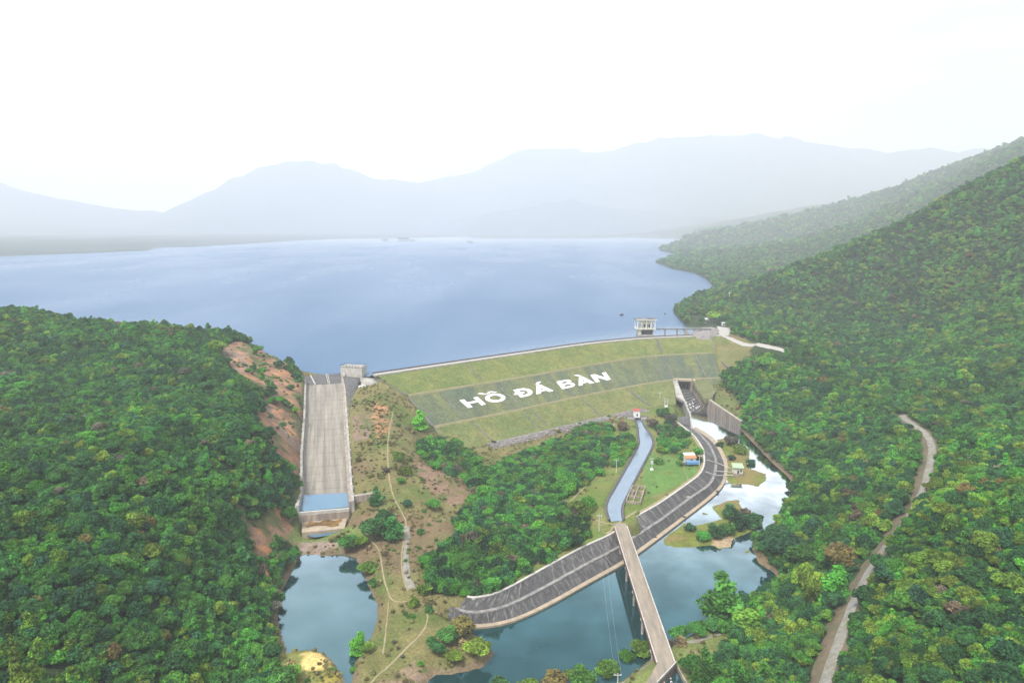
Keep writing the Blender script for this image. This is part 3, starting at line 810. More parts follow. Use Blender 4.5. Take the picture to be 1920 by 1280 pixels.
lay(inpoly(fx + wob, fy, [(618, 1225), (640, 1245), (655, 1300), (600, 1300), (605, 1255), (625, 1250)]) & nearm, C3(0.33, 0.28, 0.06) * (1 + 0.4 * n2))
nidx = np.where(nearm & (vx > -150) & (vx < 260))[0]
lay(inpoly(fx + wob * .5, fy + wob * .5, [(1316, 740), (1356, 738), (1398, 768), (1388, 800), (1335, 765)]) & nearm, C3(0.125, 0.15, 0.05) * (1 + 0.3 * n2))
for isl in islands:
    d = np.full(len(vx), -1.0); d[nidx] = -sdf(vx[nidx], vy[nidx], isl)
    lay(d > -0.5, C3(0.14, 0.16, 0.035) * (1 + 0.35 * n2) * (1 - .7 * s_(n1, 0.15, 0.4)) + C3(0.22, 0.16, 0.07) * .7 * s_(n1, 0.15, 0.4))
lay(inpoly(fx, fy, [(1336, 1000), (1375, 1003), (1374, 1026), (1335, 1028)]) & nearm, C3(0.36, 0.27, 0.17) * (1 + 0.3 * n2))
dr = np.full(len(vx), 99.0); dr[nidx] = np.abs(sdf(vx[nidx], vy[nidx], river_poly))
dp = np.full(len(vx), 99.0); dp[nidx] = np.abs(sdf(vx[nidx], vy[nidx], pond_poly))
lay((np.minimum(dr, dp) < 1.6) & (vz < 4.2), C3(0.16, 0.12, 0.075) * (1 + 0.3 * n2))
und = (vz < LAKE - 0.1) & (vy > 560) & inpoly(vx, vy, lake_poly)
lay(und, C3(0.1, 0.1, 0.07) + 0 * n1)
set_tone(gme, 'cover', np.c_[np.clip(cov, 0.005, 1), np.ones(len(vx))], 'POINT', 'FLOAT_COLOR')
gmat = mat('ground_cover', (1, 1, 1), var=0.4, scale=0.9, attr='cover', bump=0.25, spec=0.1)
ground = link('ground', gme, gmat)
ground['kind'] = 'structure'

# ------------------------------------------------------------------ water sheets
def sheet(name, poly, z, m, grow=0.0):
    bm = bmesh.new()
    pts = np.asarray([p[:2] for p in poly], float)
    vs = [bm.verts.new((p[0], p[1], z)) for p in pts]
    f = bm.faces.new(vs)
    bmesh.ops.triangulate(bm, faces=[f])
    bmesh.ops.recalc_face_normals(bm, faces=bm.faces)
    me = bpy.data.meshes.new(name); bm.to_mesh(me); bm.free()
    if me.polygons and sum(p.normal.z for p in me.polygons) < 0: me.flip_normals()
    o = link(name, me, m); o['kind'] = 'structure'
    return o
sheet('lake', lake_poly, LAKE, M['lake'])
sheet('river', [(-75, 170), (240, 170), (240, 640), (150, 640), (-20, 400), (-75, 300)], RIVER, M['river'])
pc = np.mean(np.array(pond_poly), 0)
sheet('pond', [tuple(pc + (np.array(p) - pc) * 1.06) for p in pond_poly], POND, M['pond'])
sheet('canal_water', canal_poly, CANAL, M['canal'])
sheet('canal_outlet_water', canal2_poly, 7.4, M['pond'])
sheet('basin_water', [U(560, 928, 12)[:2], U(653, 923, 12)[:2], U(655, 950, 12)[:2], U(560, 959, 12)[:2]], 12.0, M['pool'])
sheet('puddle_water', [U(566, 1000, 5.55)[:2], U(645, 992, 5.55)[:2], U(650, 1000, 5.55)[:2], U(590, 1008, 5.55)[:2], U(572, 1004, 5.55)[:2]], 5.9, M['pool'])

# ------------------------------------------------------------------ mountains across the lake
mmat = mat('mountain_forest', (0.035, 0.06, 0.045), var=0.35, scale=0.006, spec=0.05)
def mountain(name, sil, D, depth, seed, rough=0.1):
    crest = np.array([Yd(a, b, D) for a, b in sil])
    crest = resample(crest, 240)
    T = np.linspace(-1, 1, 41)
    rows = []
    for t in T:
        x = crest[:, 0]
        h = np.maximum(crest[:, 2] - 34, 2)
        y = D + t * depth + 0 * x
        nz = fbm(x / 700 + seed, y / 700, 4)
        z = 34 + h * np.maximum(0, 1 - abs(t)) ** 1.15 * (1 + rough * 2.6 * nz * (abs(t) > 0.02)) + (1 - abs(t)) * rough * 0.6 * h * fbm(x / 330 + seed, y / 330, 5)
        rows.append(np.c_[x, y, np.where(abs(t) == 1, 20, z)])
    o = loft(rows, name, mmat)
    o['kind'] = 'structure'
    return o
mountain('mountain', [(330, 425), (350, 385), (430, 345), (500, 325), (560, 316), (600, 311), (650, 317), (710, 336), (800, 345), (880, 358), (960, 392), (1020, 430)], 10000, 2400, 3)
mountain('mountain', [(-700, 330), (-300, 300), (-100, 318), (0, 345), (60, 362), (110, 372), (200, 388), (300, 400), (400, 412), (560, 430)], 9500, 2400, 11)
mountain('mountain', [(760, 350), (900, 318), (980, 282), (1040, 278), (1100, 287), (1150, 285), (1200, 268), (1260, 257), (1330, 254), (1400, 253), (1450, 258), (1500, 268), (1560, 274), (1620, 282), (1680, 284), (1740, 281), (1800, 286), (1900, 275), (2100, 300), (2400, 290)], 10500, 2600, 23, 0.08)
mountain('hill', [(820, 436), (880, 410), (930, 397), (980, 391), (1030, 380), (1070, 374), (1100, 381), (1150, 391), (1200, 394), (1250, 401), (1300, 405), (1340, 409), (1400, 418), (1500, 432)], 8000, 900, 31)
mountain('hill', [(-400, 405), (-100, 415), (100, 425), (260, 432), (400, 436), (600, 441), (860, 442), (900, 436), (1000, 440), (1300, 441)], 7500, 700, 47)

# ------------------------------------------------------------------ haze
hz = MB().box(-15000, 15000, -1500, 16500, -12, 2000)
hm = bpy.data.materials.new('haze_air')
hm.use_nodes = True
hn, hl = hm.node_tree.nodes, hm.node_tree.links
hn.remove(hn['Principled BSDF'])
pv = hn.new('ShaderNodeVolumePrincipled')
pv.inputs['Color'].default_value = (0.885, 0.922, 1.0, 1)
pv.inputs['Density'].default_value = 0.00018
pv.inputs['Anisotropy'].default_value = 0.0
hl.new(pv.outputs['Volume'], hn['Material Output'].inputs['Volume'])
haze = hz.build('haze', hm)
haze['kind'] = 'stuff'

# ------------------------------------------------------------------ the dam
dam = thing('dam', tuple(C_b2[60]), 'long grassy earth dam with white letters across its face holding back the lake', 'dam')
bpy.context.view_layer.update()
inv = dam.matrix_world.inverted()
def under(o, root):
    """make o (built in world space) a child of root without moving it"""
    o.parent = root
    o.matrix_parent_inverse = Matrix.Translation(-Vector(root.location)) if root.rotation_euler.z == 0 else root.matrix_world.inverted()
    return o
NS = 300
K = {k: resample(v, NS) for k, v in (('c', C_crest), ('1', C_b1), ('2', C_b2))}
b2_left = smooth([U(813, 800, Z2), U(969, 769, Z2), U(1074, 745.5, Z2), U(1200, 721, Z2), U(1263, 711, Z2)], NS)
toe3 = resample(C_toe, NS)
R12 = 16
def tier(A, B, name, base, alt, stripes, seed):
    o = loft([A, B], name, gdam, None, R12, 5.0)
    me = o.data
    v = np.array([p.co[:] for p in me.vertices])
    nv = NS * (R12 + 1)
    jj = np.tile(np.arange(NS), R12 + 1)
    a = fbm(v[:nv, 0] / 9 + seed, v[:nv, 1] / 9, 4)
    b = fbm(jj / 6.0 + seed, np.repeat(np.arange(R12 + 1), NS) / 22.0, 3)
    c = fbm(v[:nv, 0] / 45 + seed, v[:nv, 1] / 45, 2)
    f = np.clip(0.45 + 1.2 * a * (1 - stripes) + 1.3 * b * stripes + 0.5 * c, 0, 1)[:, None]
    col = np.array(base)[None] * (1 - f) + np.array(alt)[None] * f
    col = col * (1 + 0.3 * fbm(v[:nv, 0] / 4, v[:nv, 1] / 4, 3))[:, None]
    full = np.ones((len(v), 4)); full[:nv, :3] = col; full[nv:, :3] = (0.12, 0.1, 0.06)
    set_tone(me, 'cover', full, 'POINT', 'FLOAT_COLOR')
    return under(o, dam)
gdam = mat('dam_turf', (1, 1, 1), var=0.42, scale=0.55, attr='cover', bump=0.12, spec=0.1)
t_ = tier(K['c'], K['1'], 'grass_slope', (0.115, 0.15, 0.045), (0.165, 0.175, 0.055), 0.2, 3)
t_['label'] = 'upper olive green grass slope'
t_ = tier(K['1'], K['2'], 'grass_slope', (0.085, 0.11, 0.075), (0.145, 0.155, 0.065), 0.75, 9)
t_['label'] = 'middle greyer grass slope with dark stripes'
t_ = tier(b2_left, toe3, 'grass_slope', (0.115, 0.145, 0.05), (0.165, 0.165, 0.06), 0.25, 15)
t_['label'] = 'lower grass slope above the stone toe'
rt_a = smooth([U(1299, 714, 18), U(1353, 708, 18)], NS)
rt_b = smooth([U(1321, 747, 10.6), U(1336, 745, 11.5)], NS)
t_ = tier(rt_a, rt_b, 'grass_slope', (0.11, 0.13, 0.07), (0.15, 0.16, 0.07), 0.3, 22)
t_['label'] = 'small grass slope right of the sluice'
# berm paths on the two ledges
for ln, nm in ((K['1'], 'berm_path'), (K['2'], 'berm_path')):
    A, B = offs(ln, -1.1), offs(ln, 1.5)
    A[:, 2] += 0.55; B[:, 2] += 0.1 - 0.0
    C = offs(ln, 2.0); C[:, 2] = ln[:, 2] - 1.2
    A0 = offs(ln, -1.6); A0[:, 2] = ln[:, 2] - 0.2
    B[:, 2] = ln[:, 2] + 0.2
    A[:, 2] = ln[:, 2] + 0.62
    under(loft([A0, A, B, C], nm, M['berm_dirt'], None, 1), dam)
# crest: upstream slope, road slab, kerb and wave wall
cr0 = K['c']
back = offs(cr0, -7.0)
up = offs(cr0, -34.0); up[:, 2] = 31.5
fr = offs(cr0, 0.5)
z_ = lambda L, z: np.c_[L[:, :2], np.full(len(L), z)]
under(loft([z_(back, ZC - 0.4), up], 'upstream_slope', M['stone'], None, 4), dam)
under(MB().wall(fr, back, [ZC + 0.25] * NS, [ZC - 1.5] * NS).build('crest_road', M['crest_road']), dam)
under(MB().wall(offs(cr0, 0.9), offs(cr0, 0.52), [ZC + 0.65] * NS, [ZC - 1.2] * NS).build('kerb', M['concrete']), dam)
under(MB().wall(offs(cr0, -7.01), offs(cr0, -7.5), [ZC + 1.35] * NS, [ZC - 2] * NS).build('wave_wall', M['dark_concrete']), dam)
for i in range(6, NS, 9):
    bl = MB()
    p, q = offs(cr0, 0.25)[i], offs(cr0, -0.15)[i]
    bl.box(p[0] - 0.2, p[0] + 0.2, p[1] - 0.2, p[1] + 0.2, ZC + 0.2, ZC + 0.95)
    under(bl.build('kerb_post', M['light_concrete']), dam)
M['drain'] = mat('drain_concrete', (0.2, 0.195, 0.18), var=0.3, scale=0.6, dark=(0.07, 0.075, 0.05), dscale=0.3, damt=0.7)
def facepoint(px, py, A=None, B=None, zA=None, zB=None):
    """point of a dam tier (ruled between lines A and B) on the sight line of a photo pixel"""
    A = K['1'] if A is None else A; B = K['2'] if B is None else B
    lo, hi = 4.0, ZC + 3
    for _ in range(30):
        mid = (lo + hi) / 2
        p = np.array(U(px, py, mid))
        ea, eb = np.hypot(A[:, 0] - p[0], A[:, 1] - p[1]), np.hypot(B[:, 0] - p[0], B[:, 1] - p[1])
        a, b = ea.min(), eb.min()
        if a > b and a > np.hypot(*(A[len(A) // 2] - B[len(B) // 2])[:2]) * 1.02: a, b = 1.0, 0.0
        elif b > np.hypot(*(A[len(A) // 2] - B[len(B) // 2])[:2]) * 1.02: a, b = 0.0, 1.0
        za, zb = A[ea.argmin(), 2], B[eb.argmin(), 2]
        if za + (zb - za) * a / (a + b + 1e-9) > mid: lo = mid
        else: hi = mid
    return p
# drain channels down the faces
def drain(p0, p1, z0, z1, wd=1.1, m='drain', face=None):
    wd *= .75
    if face is None: L = np.array([U(*p0, z0), U(*p1, z1)])
    else: L = np.array([facepoint(p0[0] + (p1[0] - p0[0]) * t, p0[1] + (p1[1] - p0[1]) * t, *face) for t in np.linspace(0.02, .98, 12)])
    nn = len(L)
    mb = MB()
    for s0, s1, h in ((-wd / 2 - 0.22, -wd / 2, 0.4), (wd / 2, wd / 2 + 0.22, 0.4), (-wd / 2, wd / 2, 0.12)):
        mb.wall(offs(L, s0), offs(L, s1), L[:, 2] + h, L[:, 2] - 1.2)
    under(mb.build('drain', M[m]), dam)
for p0, p1, k, wd in (((873, 681), (905, 714), 0, 0.9), ((1231, 635), (1241, 663), 0, 2.4), ((702, 707), (764, 741), 0, 0.8), ((1336, 634), (1339, 658), 0, 1.6),
        ((765, 743), (812, 799), 1, 1.2), ((825, 735), (874, 786), 1, 0.9), ((912, 720), (965, 768), 1, 0.9), ((926, 717), (981, 765), 1, 0.8), ((1022, 700), (1080, 743), 1, 1.1), ((1106, 685), (1163, 727), 1, 1.1),
        ((1242, 667), (1258, 709), 1, 2.0), ((1304, 664), (1324, 707), 1, 0.9), ((1218, 668), (1243, 712), 1, 0.6),
        ((884, 789), (924, 828), 2, 0.9), ((977, 771), (1016, 805), 2, 0.8), ((996, 768), (1029, 799), 2, 0.8), ((1088, 745), (1128, 780), 2, 1.0), ((1173, 727), (1221, 761), 2, 1.2)):
    za, zb = ((ZC, Z1), (Z1, Z2), (Z2, Z3 + 0.3))[k]
    if k == 2 and p0[0] > 1100: zb = 10.5
    drain(p0, p1, za, zb, wd, 'dark_concrete' if wd > 1.9 else 'drain', ((K['c'], K['1'], ZC, Z1), (K['1'], K['2'], Z1, Z2), (b2_left, toe3, Z2, None))[k])
drain((1354, 710), (1335, 744), 17.5, 11.8, 1.0)
drain((1343, 668), (1368, 691), 30, 24, 1.0)
drain((814, 801), (826, 817), 17.8, 13.2, 1.0)
# white letters laid on the middle slope
bl_ = lambda x: (800 + x / 4.74, 640 + (592 - (x - 370) * 0.1992) / 4.74)      # base line of the lettering in the photograph
def upv(x):
    f = (x - 370) / 1265
    return ((-77 + 32 * f) / 4.74, (-67 + 2 * f) / 4.74)
def letter(glyph, x0, x1, word):
    A, B = np.array(facepoint(*bl_(x0))), np.array(facepoint(*bl_(x1)))
    g = lambda x: tuple(np.array(bl_(x)) + np.array(upv(x)))
    Cc, D = np.array(facepoint(*g(x0))), np.array(facepoint(*g(x1)))
    N = np.cross(B - A, Cc - A); N /= np.linalg.norm(N)
    mp = lambda u, v: A * (1 - u) * (1 - v) + B * u * (1 - v) + Cc * (1 - u) * v + D * u * v
    mb = MB()
    for k, poly in enumerate(glyph):
        lo = [mp(u, v) - N * 0.8 for u, v in poly]
        hi = [mp(u, v) + N * (0.42 + 0.004 * k) for u, v in poly]
        mb.hexa(lo, hi)
    o = mb.build('letter', M['white'])
    o['label'] = word
    under(o, dam)
R4 = lambda a, b, c, d: [(a, b), (c, b), (c, d), (a, d)]
def arc(cx, cy, rx, ry, ix, iy, a0, a1, n):
    out = []
    for k in range(n):
        t0, t1 = math.radians(a0 + (a1 - a0) * k / n), math.radians(a0 + (a1 - a0) * (k + 1) / n)
        out.append([(cx + rx * math.cos(t0), cy + ry * math.sin(t0)), (cx + rx * math.cos(t1), cy + ry * math.sin(t1)), (cx + ix * math.cos(t1), cy + iy * math.sin(t1)), (cx + ix * math.cos(t0), cy + iy * math.sin(t0))])
    return out
gH = [R4(0, 0, .24, 1), R4(.76, 0, 1, 1), R4(.24, .4, .76, .6)]
gO = arc(.5, .5, .52, .52, .3, .3, 0, 360, 28)
gCirc = [[(.22, 1.1), (.42, 1.1), (.55, 1.22), (.47, 1.32)], [(.55, 1.22), (.68, 1.1), (.86, 1.1), (.63, 1.32), (.47, 1.32)]]
gGrave = lambda cx: [[(cx + .02, 1.1), (cx + .17, 1.1), (cx - .02, 1.36), (cx - .22, 1.36)]]
gAcute = lambda cx: [[(cx - .14, 1.1), (cx + .04, 1.1), (cx + .3, 1.38), (cx + .06, 1.38)]]
gD = [R4(.06, 0, .32, .4), R4(.06, .58, .32, 1), R4(-.1, .4, .52, .58), R4(.32, .79, .45, 1), R4(.32, 0, .45, .21)] + arc(.45, .5, .55, .5, .28, .29, -90, 90, 14)
gA = [[(0, 0), (.27, 0), (.5, .66), (.5, 1), (.38, 1)], [(1, 0), (.62, 1), (.5, 1), (.5, .66), (.73, 0)], [(.36, .2), (.64, .2), (.58, .4), (.42, .4)]]
gB = [R4(0, 0, .27, 1), R4(.27, 0, .55, .2), R4(.27, .42, .55, .6), R4(.27, .81, .55, 1)] + arc(.55, .3, .42, .3, .17, .11, -90, 90, 10) + arc(.55, .76, .36, .24, .14, .06, -90, 90, 10)
gN = [R4(0, 0, .25, 1), R4(.75, 0, 1, 1), [(.25, .62), (.75, .0), (.75, .38), (.25, 1)]]
letter(gH, 370, 525, 'white letter H')
letter(gO + gCirc + gGrave(.1), 566, 722, 'white letter O with circumflex and grave')
letter(gD, 826, 965, 'white letter D with a crossbar')
letter(gA + gAcute(.5), 975, 1128, 'white letter A with an acute accent')
letter(gB, 1207, 1335, 'white letter B')
letter(gA + gGrave(.42), 1350, 1490, 'white letter A with a grave accent')
letter(gN, 1505, 1635, 'white letter N')
# rubble toe
toe_bot = offs(resample(C_toe, 120), 9.0)
tb = toe_bot[24:104].copy(); tb[:, 2] = ground_z(tb[:, 0], tb[:, 1]) - 0.2
ta = resample(C_toe, 120)[24:104].copy(); ta[:, 2] += 0.4
ta2 = offs(resample(C_toe, 120), -1.2)[24:104]; ta2[:, 2] = ta[:, 2] + 0.1
o = loft([ta2, ta, tb], 'stone_toe', M['stone'], None, 4)
under(o, dam)
sm = MB()
for i in range(1500):
    j = RNG.integers(0, 80); t = RNG.random() ** 0.9
    p = ta[j] * (1 - t) + tb[j] * t + np.array([RNG.normal(0, 1), RNG.normal(0, 1), 0.05])
    r = RNG.uniform(0.25, 0.75)
    c = [p + r * np.array([a, b, cc]) * RNG.uniform(0.6, 1.1, 3) for a, b, cc in ((-1, -1, 0), (1, -1, 0), (1, 1, 0), (-1, 1, 0))]
    e = [q + np.array([RNG.normal(0, .1), RNG.normal(0, .1), r * RNG.uniform(0.5, 1)]) for q in c]
    sm.hexa([q - np.array([0, 0, .4]) for q in c], e)
o = sm.build('toe_stones', M['stone']); o['kind'] = 'stuff'
under(o, dam)

# ------------------------------------------------------------------ the spillway
spw = thing('spillway', tuple(ch_l[1] * .5 + ch_r[1] * .5), 'broad pale concrete spillway chute running down between the red rock cut and the dam', 'spillway')
def frac(A, n): return resample(A, n)
NL = 21
cl_, cr_ = frac(ch_l, NL), frac(ch_r, NL)
NC = 4
for i in range(NL - 1):
    for k in range(NC):
        g = 0.012
        P = lambda e, s: cl_[e] * (1 - s) + cr_[e] * s
        def Q(f, s):
            a = cl_[i] * (1 - f) + cl_[i + 1] * f; b = cr_[i] * (1 - f) + cr_[i + 1] * f
            return a * (1 - s) + b * s
        u0, u1 = k / NC + (0.0016 if k else 0), (k + 1) / NC - (0.0016 if k < NC - 1 else 0)
        dz = RNG.uniform(-0.03, 0.03)
        hi = [Q(.99, u0), Q(.99, u1), Q(g, u1), Q(g, u0)]
        hi = [p + np.array([0, 0, dz]) for p in hi]
        under(MB().hexa([p - np.array([0, 0, .6]) for p in hi], hi).build('floor_slab', M['chute']), spw)
under(loft([resample(ch_l, 40) - np.array([0.5, 0, .35]), resample(ch_r, 40) - np.array([-0.5, 0, .35])], 'floor_bed', M['dark_concrete'], None, 1), spw)
# crest sill with its curved fall
NQ = 30
sl = np.linspace(sill_l, sill_r, NQ); bl2 = np.linspace(ch_l[0], ch_r[0], NQ)
rows = []
for dy, z, f in ((3.5, 34, 0), (3.4, 39.6, 0), (2.2, 40.3, 0), (0.5, 40.2, 0), (0, 39.3, 0.25), (0, 38.0, 0.5), (0, 37.0, 0.8), (0, 36.6, 1.0)):
    q = sl * (1 - f) + bl2 * f
    rows.append(np.c_[q[:, 0], q[:, 1] + dy, np.full(NQ, z)])
under(loft(rows, 'crest_sill', M['dark_concrete'], None, 1), spw)
for f in (0.245, 0.62, 0.66):
    q0, q1 = sill_l * (1 - f) + sill_r * f, ch_l[0] * (1 - f) + ch_r[0] * f
    mb = MB(); a = 0.45 if f < 0.5 else 0.2
    mb.hexa([(q0[0] - a, q0[1] + 1, 36), (q1[0] - a, q1[1], 35.5), (q1[0] + a, q1[1], 35.5), (q0[0] + a, q0[1] + 1, 36)], [(q0[0] - a, q0[1] + 1, 40.9), (q1[0] - a, q1[1], 37.2), (q1[0] + a, q1[1], 37.2), (q0[0] + a, q0[1] + 1, 40.9)])
    under(mb.build('sill_rib', M['light_concrete']), spw)
# side walls
end_l, end_r = np.array(U(560.5, 961, 12)), np.array(U(654.5, 953, 12))
wl_ = resample(np.vstack([sill_l + np.array([0, 2, -1]), ch_l, end_l]), 60)
wr_ = resample(np.vstack([sill_r + np.array([0, 2, -1]), ch_r, end_r]), 60)
def hz_(n, a, b): return np.linspace(a, b, n)
htl = wl_[:, 2] + np.interp(np.arange(60), [0, 6, 30, 48, 59], [3.2, 4.2, 4.6, 4.6, 4.2])
htr = wr_[:, 2] + np.interp(np.arange(60), [0, 6, 30, 48, 59], [3.2, 3.6, 4.0, 4.2, 4.0])
wjit = lambda n: 0.12 * vnoise(np.arange(n) * 0.8, np.zeros(n))
under(MB().wall(wl_, offs(wl_, 1.3), htl + wjit(60), wl_[:, 2] - 3).build('side_wall', M['concrete']), spw)
under(MB().wall(offs(wl_, 1.25), offs(wl_, 2.1), htl - 0.9, wl_[:, 2] - 3).build('wall_footing', M['light_concrete']), spw)
under(MB().wall(wr_, offs(wr_, -1.5), htr, wr_[:, 2] - 3).build('side_wall', M['wall_stain']), spw)
under(MB().wall(offs(wr_, -1.52), offs(wr_, -2.9), htr + 0.3, wr_[:, 2] - 4).build('side_wall', M['concrete']), spw)
for i in range(2, 59, 3):   # pilasters on the right wall
    p, q = wr_[i], offs(wr_, -3.2)[i]
    mb = MB().box(q[0] - 0.35, q[0] + 0.35, q[1] - 0.45, q[1] + 0.45, q[2] - 3.5, htr[i] + 0.45)
    under(mb.build('buttress', M['light_concrete']), spw)
# grey retaining slab right of the upper chute
sa = np.array([U(643, 705, 41), U(648, 722, 40.2), U(652, 745, 36), U(655, 780, 30.5)])
sb = np.array([U(675, 708, 41.5), U(670, 725, 37.5), U(668.5, 750, 32.5), U(663, 782, 28.0)])
under(loft([resample(sa, 30), resample(sb, 30)], 'retaining_slab', M['dark_concrete'], None, 3, 4.0), spw)
under(loft([np.array([U(679, 707, 42.3), U(676, 724, 37.6)]), np.array([U(700, 709, 43), U(708, 716, 41.2)])], 'apron_slab', M['concrete'], None, 3, 3.0), spw)
# stilling basin end sill, platform with rusty silt, wing walls
under(MB().wall(np.array([end_l, end_r]), np.array([U(560, 966, 11), U(655, 958, 11)]), [12.55, 12.55], [5, 5]).build('end_sill', M['light_concrete']), spw)
p1, p2 = np.array(U(560, 967, 11)), np.array(U(655, 959, 11))
under(MB().wall(np.array([p1 + [0, -.02, 0], p2 + [0, -.02, 0]]), np.array([p1 + [0, -.5, 0], p2 + [0, -.5, 0]]), [11.4, 11.4], [4, 4]).build('sill_face', M['wall_stain']), spw)
plat = [U(566, 977, 7.6), U(651, 969, 7.6), U(646, 990, 7.6), U(566, 998, 7.6)]
under(MB().prism([p[:2] for p in plat], 4, 7.6).build('platform', M['beige']), spw)
pud = [U(*a, 7.6)[:2] for a in [(572, 985), (580, 977), (598, 979), (612, 973), (628, 976), (640, 971), (642, 975), (634, 982), (636, 985), (620, 988), (610, 985), (590, 986), (576, 989)]]
under(MB().prism(pud, 7.5, 7.63).build('rusty_silt', M['rust']), spw)
wa = np.array([U(659, 930, 15.5), U(698, 924, 16.5)])
under(MB().wall(wa, wa + np.array([0.3, -1.0, 0]), [15.5, 16.5], [5, 8]).build('wing_wall', M['wall_stain']), spw)
under(MB().wall(wa + np.array([0.31, -1.02, 0]) * 0 + np.array([0, .02, 0]), wa + np.array([0, 0.6, 0]), [15.8, 16.8], [5, 8]).build('wall_coping', M['light_concrete']), spw)
# abutment block at the head of the spillway, railed on top
ab = [U(639, 702, 40.5)[:2], U(679, 704.5, 40.5)[:2]]
abt = thing('abutment_block', (ab[0][0] * .5 + ab[1][0] * .5, ab[0][1], 40), 'pale square concrete abutment block with a railed top at the head of the spillway', 'abutment')
q0, q1 = np.array(ab[0]), np.array(ab[1])
nb = np.array([-(q1 - q0)[1], (q1 - q0)[0]]); nb /= np.linalg.norm(nb)
bp_ = [tuple(q0), tuple(q1), tuple(q1 + nb * 9), tuple(q0 + nb * 9)]
under(MB().prism(bp_, 34, 47.2).build('block', M['light_concrete']), abt)
cap = [tuple(q0 - nb * .3), tuple(q1 - nb * .3), tuple(q1 + nb * 9.3), tuple(q0 + nb * 9.3)]
under(MB().prism(cap, 47.2, 47.6).build('cap', M['concrete']), abt)
corners = [np.array(p) for p in bp_]
for a, b in ((0, 1), (1, 2), (3, 2), (0, 3)):
    n = 7 if a in (0, 3) and b in (1, 2) else 4
    for k in range(n + 1):
        if k == n and (a, b) != (0, 1): continue
        p = corners[a] * (1 - k / n) + corners[b] * k / n
        under(MB().box(p[0] - .13, p[0] + .13, p[1] - .13, p[1] + .13, 47.6, 48.8).build('rail_post', M['steel_dark']), abt)
    under(MB().tube([(*corners[a], 48.7), (*corners[b], 48.7)], 0.08, 6).build('rail', M['steel_dark']), abt)
wb = U(682, 727, 36.5)
wbk = thing('concrete_block', (wb[0], wb[1], 36), 'low white concrete block at the foot of the pale apron beside the dam', 'block')
under(MB().box(wb[0] - 4, wb[0] + 4, wb[1] - 1, wb[1] + 1, 33.5, 38.2).build('plinth', M['white']), wbk)
under(MB().box(wb[0] - 1.2, wb[0] + 1, wb[1] - 1.03, wb[1] + .4, 38.2, 38.7).build('cap', M['white']), wbk)

# ------------------------------------------------------------------ intake tower, footbridge, house by the dam
TW = U(1209, 633, 40)
tx, ty = Yd(1209, 625, 738)[0], 738.0
tw = thing('intake_tower', (tx, ty, 36), 'two storey intake tower with a flat dark roof standing in the lake behind the dam', 'tower')
hx = 8.6
mb = MB().box(tx - hx, tx + hx, ty - 6, ty + 6, 30, 44.3)
under(mb.build('base', M['concrete']), tw)
mb = MB()
for a, b in ((-hx, -hx + 3.6), (hx - 1.0, hx)):
    mb.box(tx + a, tx + b, ty - 6, ty + 6, 44.3, 50.2)
under(mb.build('shaft_wall', M['cream']), tw)
under(MB().box(tx - hx + 3.6, tx + hx - 1, ty - 4.6, ty + 6, 44.3, 50.2).build('gate_recess', M['steel_dark']), tw)
under(MB().box(tx - 10.5, tx + 10.5, ty - 7.6, ty + 7.6, 50.2, 50.9).build('gallery_slab', M['cream']), tw)
under(MB().box(tx - 6.0, tx + 6.0, ty - 4.0, ty + 4.5, 50.9, 60.2).build('room', M['cream']), tw)
for k in range(4):
    x0 = tx - 5 + k * 2.7
    f_ = under(MB().box(x0, x0 + 1.5, ty - 4.09, ty - 4.0, 52 if k % 2 else 51, 55.2).build('window' if k % 2 else 'door', M['window']), tw)
under(MB().box(tx - 9.8, tx + 9.8, ty - 7.05, ty - 6.6, 57.2, 58.2).build('beam', M['cream']), tw)
for sx in (-9.6, -4.8, 0.2, 5.0, 9.3):
    for sy in (-7.0, 6.6):
        under(MB().box(tx + sx - .35, tx + sx + .35, ty + sy - .35, ty + sy + .35, 50.9, 57.2 if sy < 0 else 60.3).build('column', M['white']), tw)
        if sy < 0: under(MB().box(tx + sx - .35, tx + sx + .35, ty + sy - .35, ty + sy + .35, 58.2, 60.3).build('column', M['white']), tw)
for k in range(9):
    x0 = tx - 9.6 + k * 2.4
    under(MB().box(x0 - .08, x0 + .08, ty - 7.5, ty - 7.35, 50.9, 52.2).build('baluster', M['white']), tw)
under(MB().box(tx - 10.4, tx + 10.4, ty - 7.5, ty - 7.34, 52.2, 52.4).build('handrail', M['white']), tw)
under(MB().box(tx - 11.2, tx + 11.2, ty - 8.2, ty + 8, 60.3, 61.1).build('roof', M['darkroof']), tw)
under(MB().box(tx - 11.3, tx + 11.3, ty - 8.3, ty - 8.2, 60.2, 61.35).build('roof_edge', M['cream']), tw)
under(MB().box(tx + 3, tx + 8, ty - 3, ty + 3, 61.1, 62.0).build('roof_hatch', M['darkroof']), tw)
fbx1 = Yd(1331, 614, 742)[0]
fb = thing('footbridge', (tx + 40, ty, 40), 'thin footbridge on slim piers from the intake tower to the right bank', 'footbridge')
mb = MB().box(tx + 10.5, fbx1, ty - 1.6, ty + 1.6, 49.3, 50.2)
under(mb.build('deck', M['darkroof']), fb)
for s in (-1.55, 1.45):
    under(MB().box(tx + 10.5, fbx1, ty + s, ty + s + .1, 51.2, 51.35).build('handrail', M['metal']), fb)
for k in range(24):
    x0 = tx + 11 + k * (fbx1 - tx - 12) / 23
    under(MB().box(x0 - .07, x0 + .07, ty - 1.54, ty - 1.46, 50.2, 51.2).build('rail_post', M['metal']), fb)
for px in (1247, 1269.5):
    x0 = Yd(px, 622, ty)[0]
    mb = MB().box(x0 - .6, x0 + .6, ty - 1.1, ty + 1.1, 28, 48.6)
    under(mb.build('pier', M['wall_stain']), fb)
    under(MB().box(x0 - 1, x0 + 1, ty - 1.6, ty + 1.6, 48.6, 49.3).build('pier_cap', M['concrete']), fb)
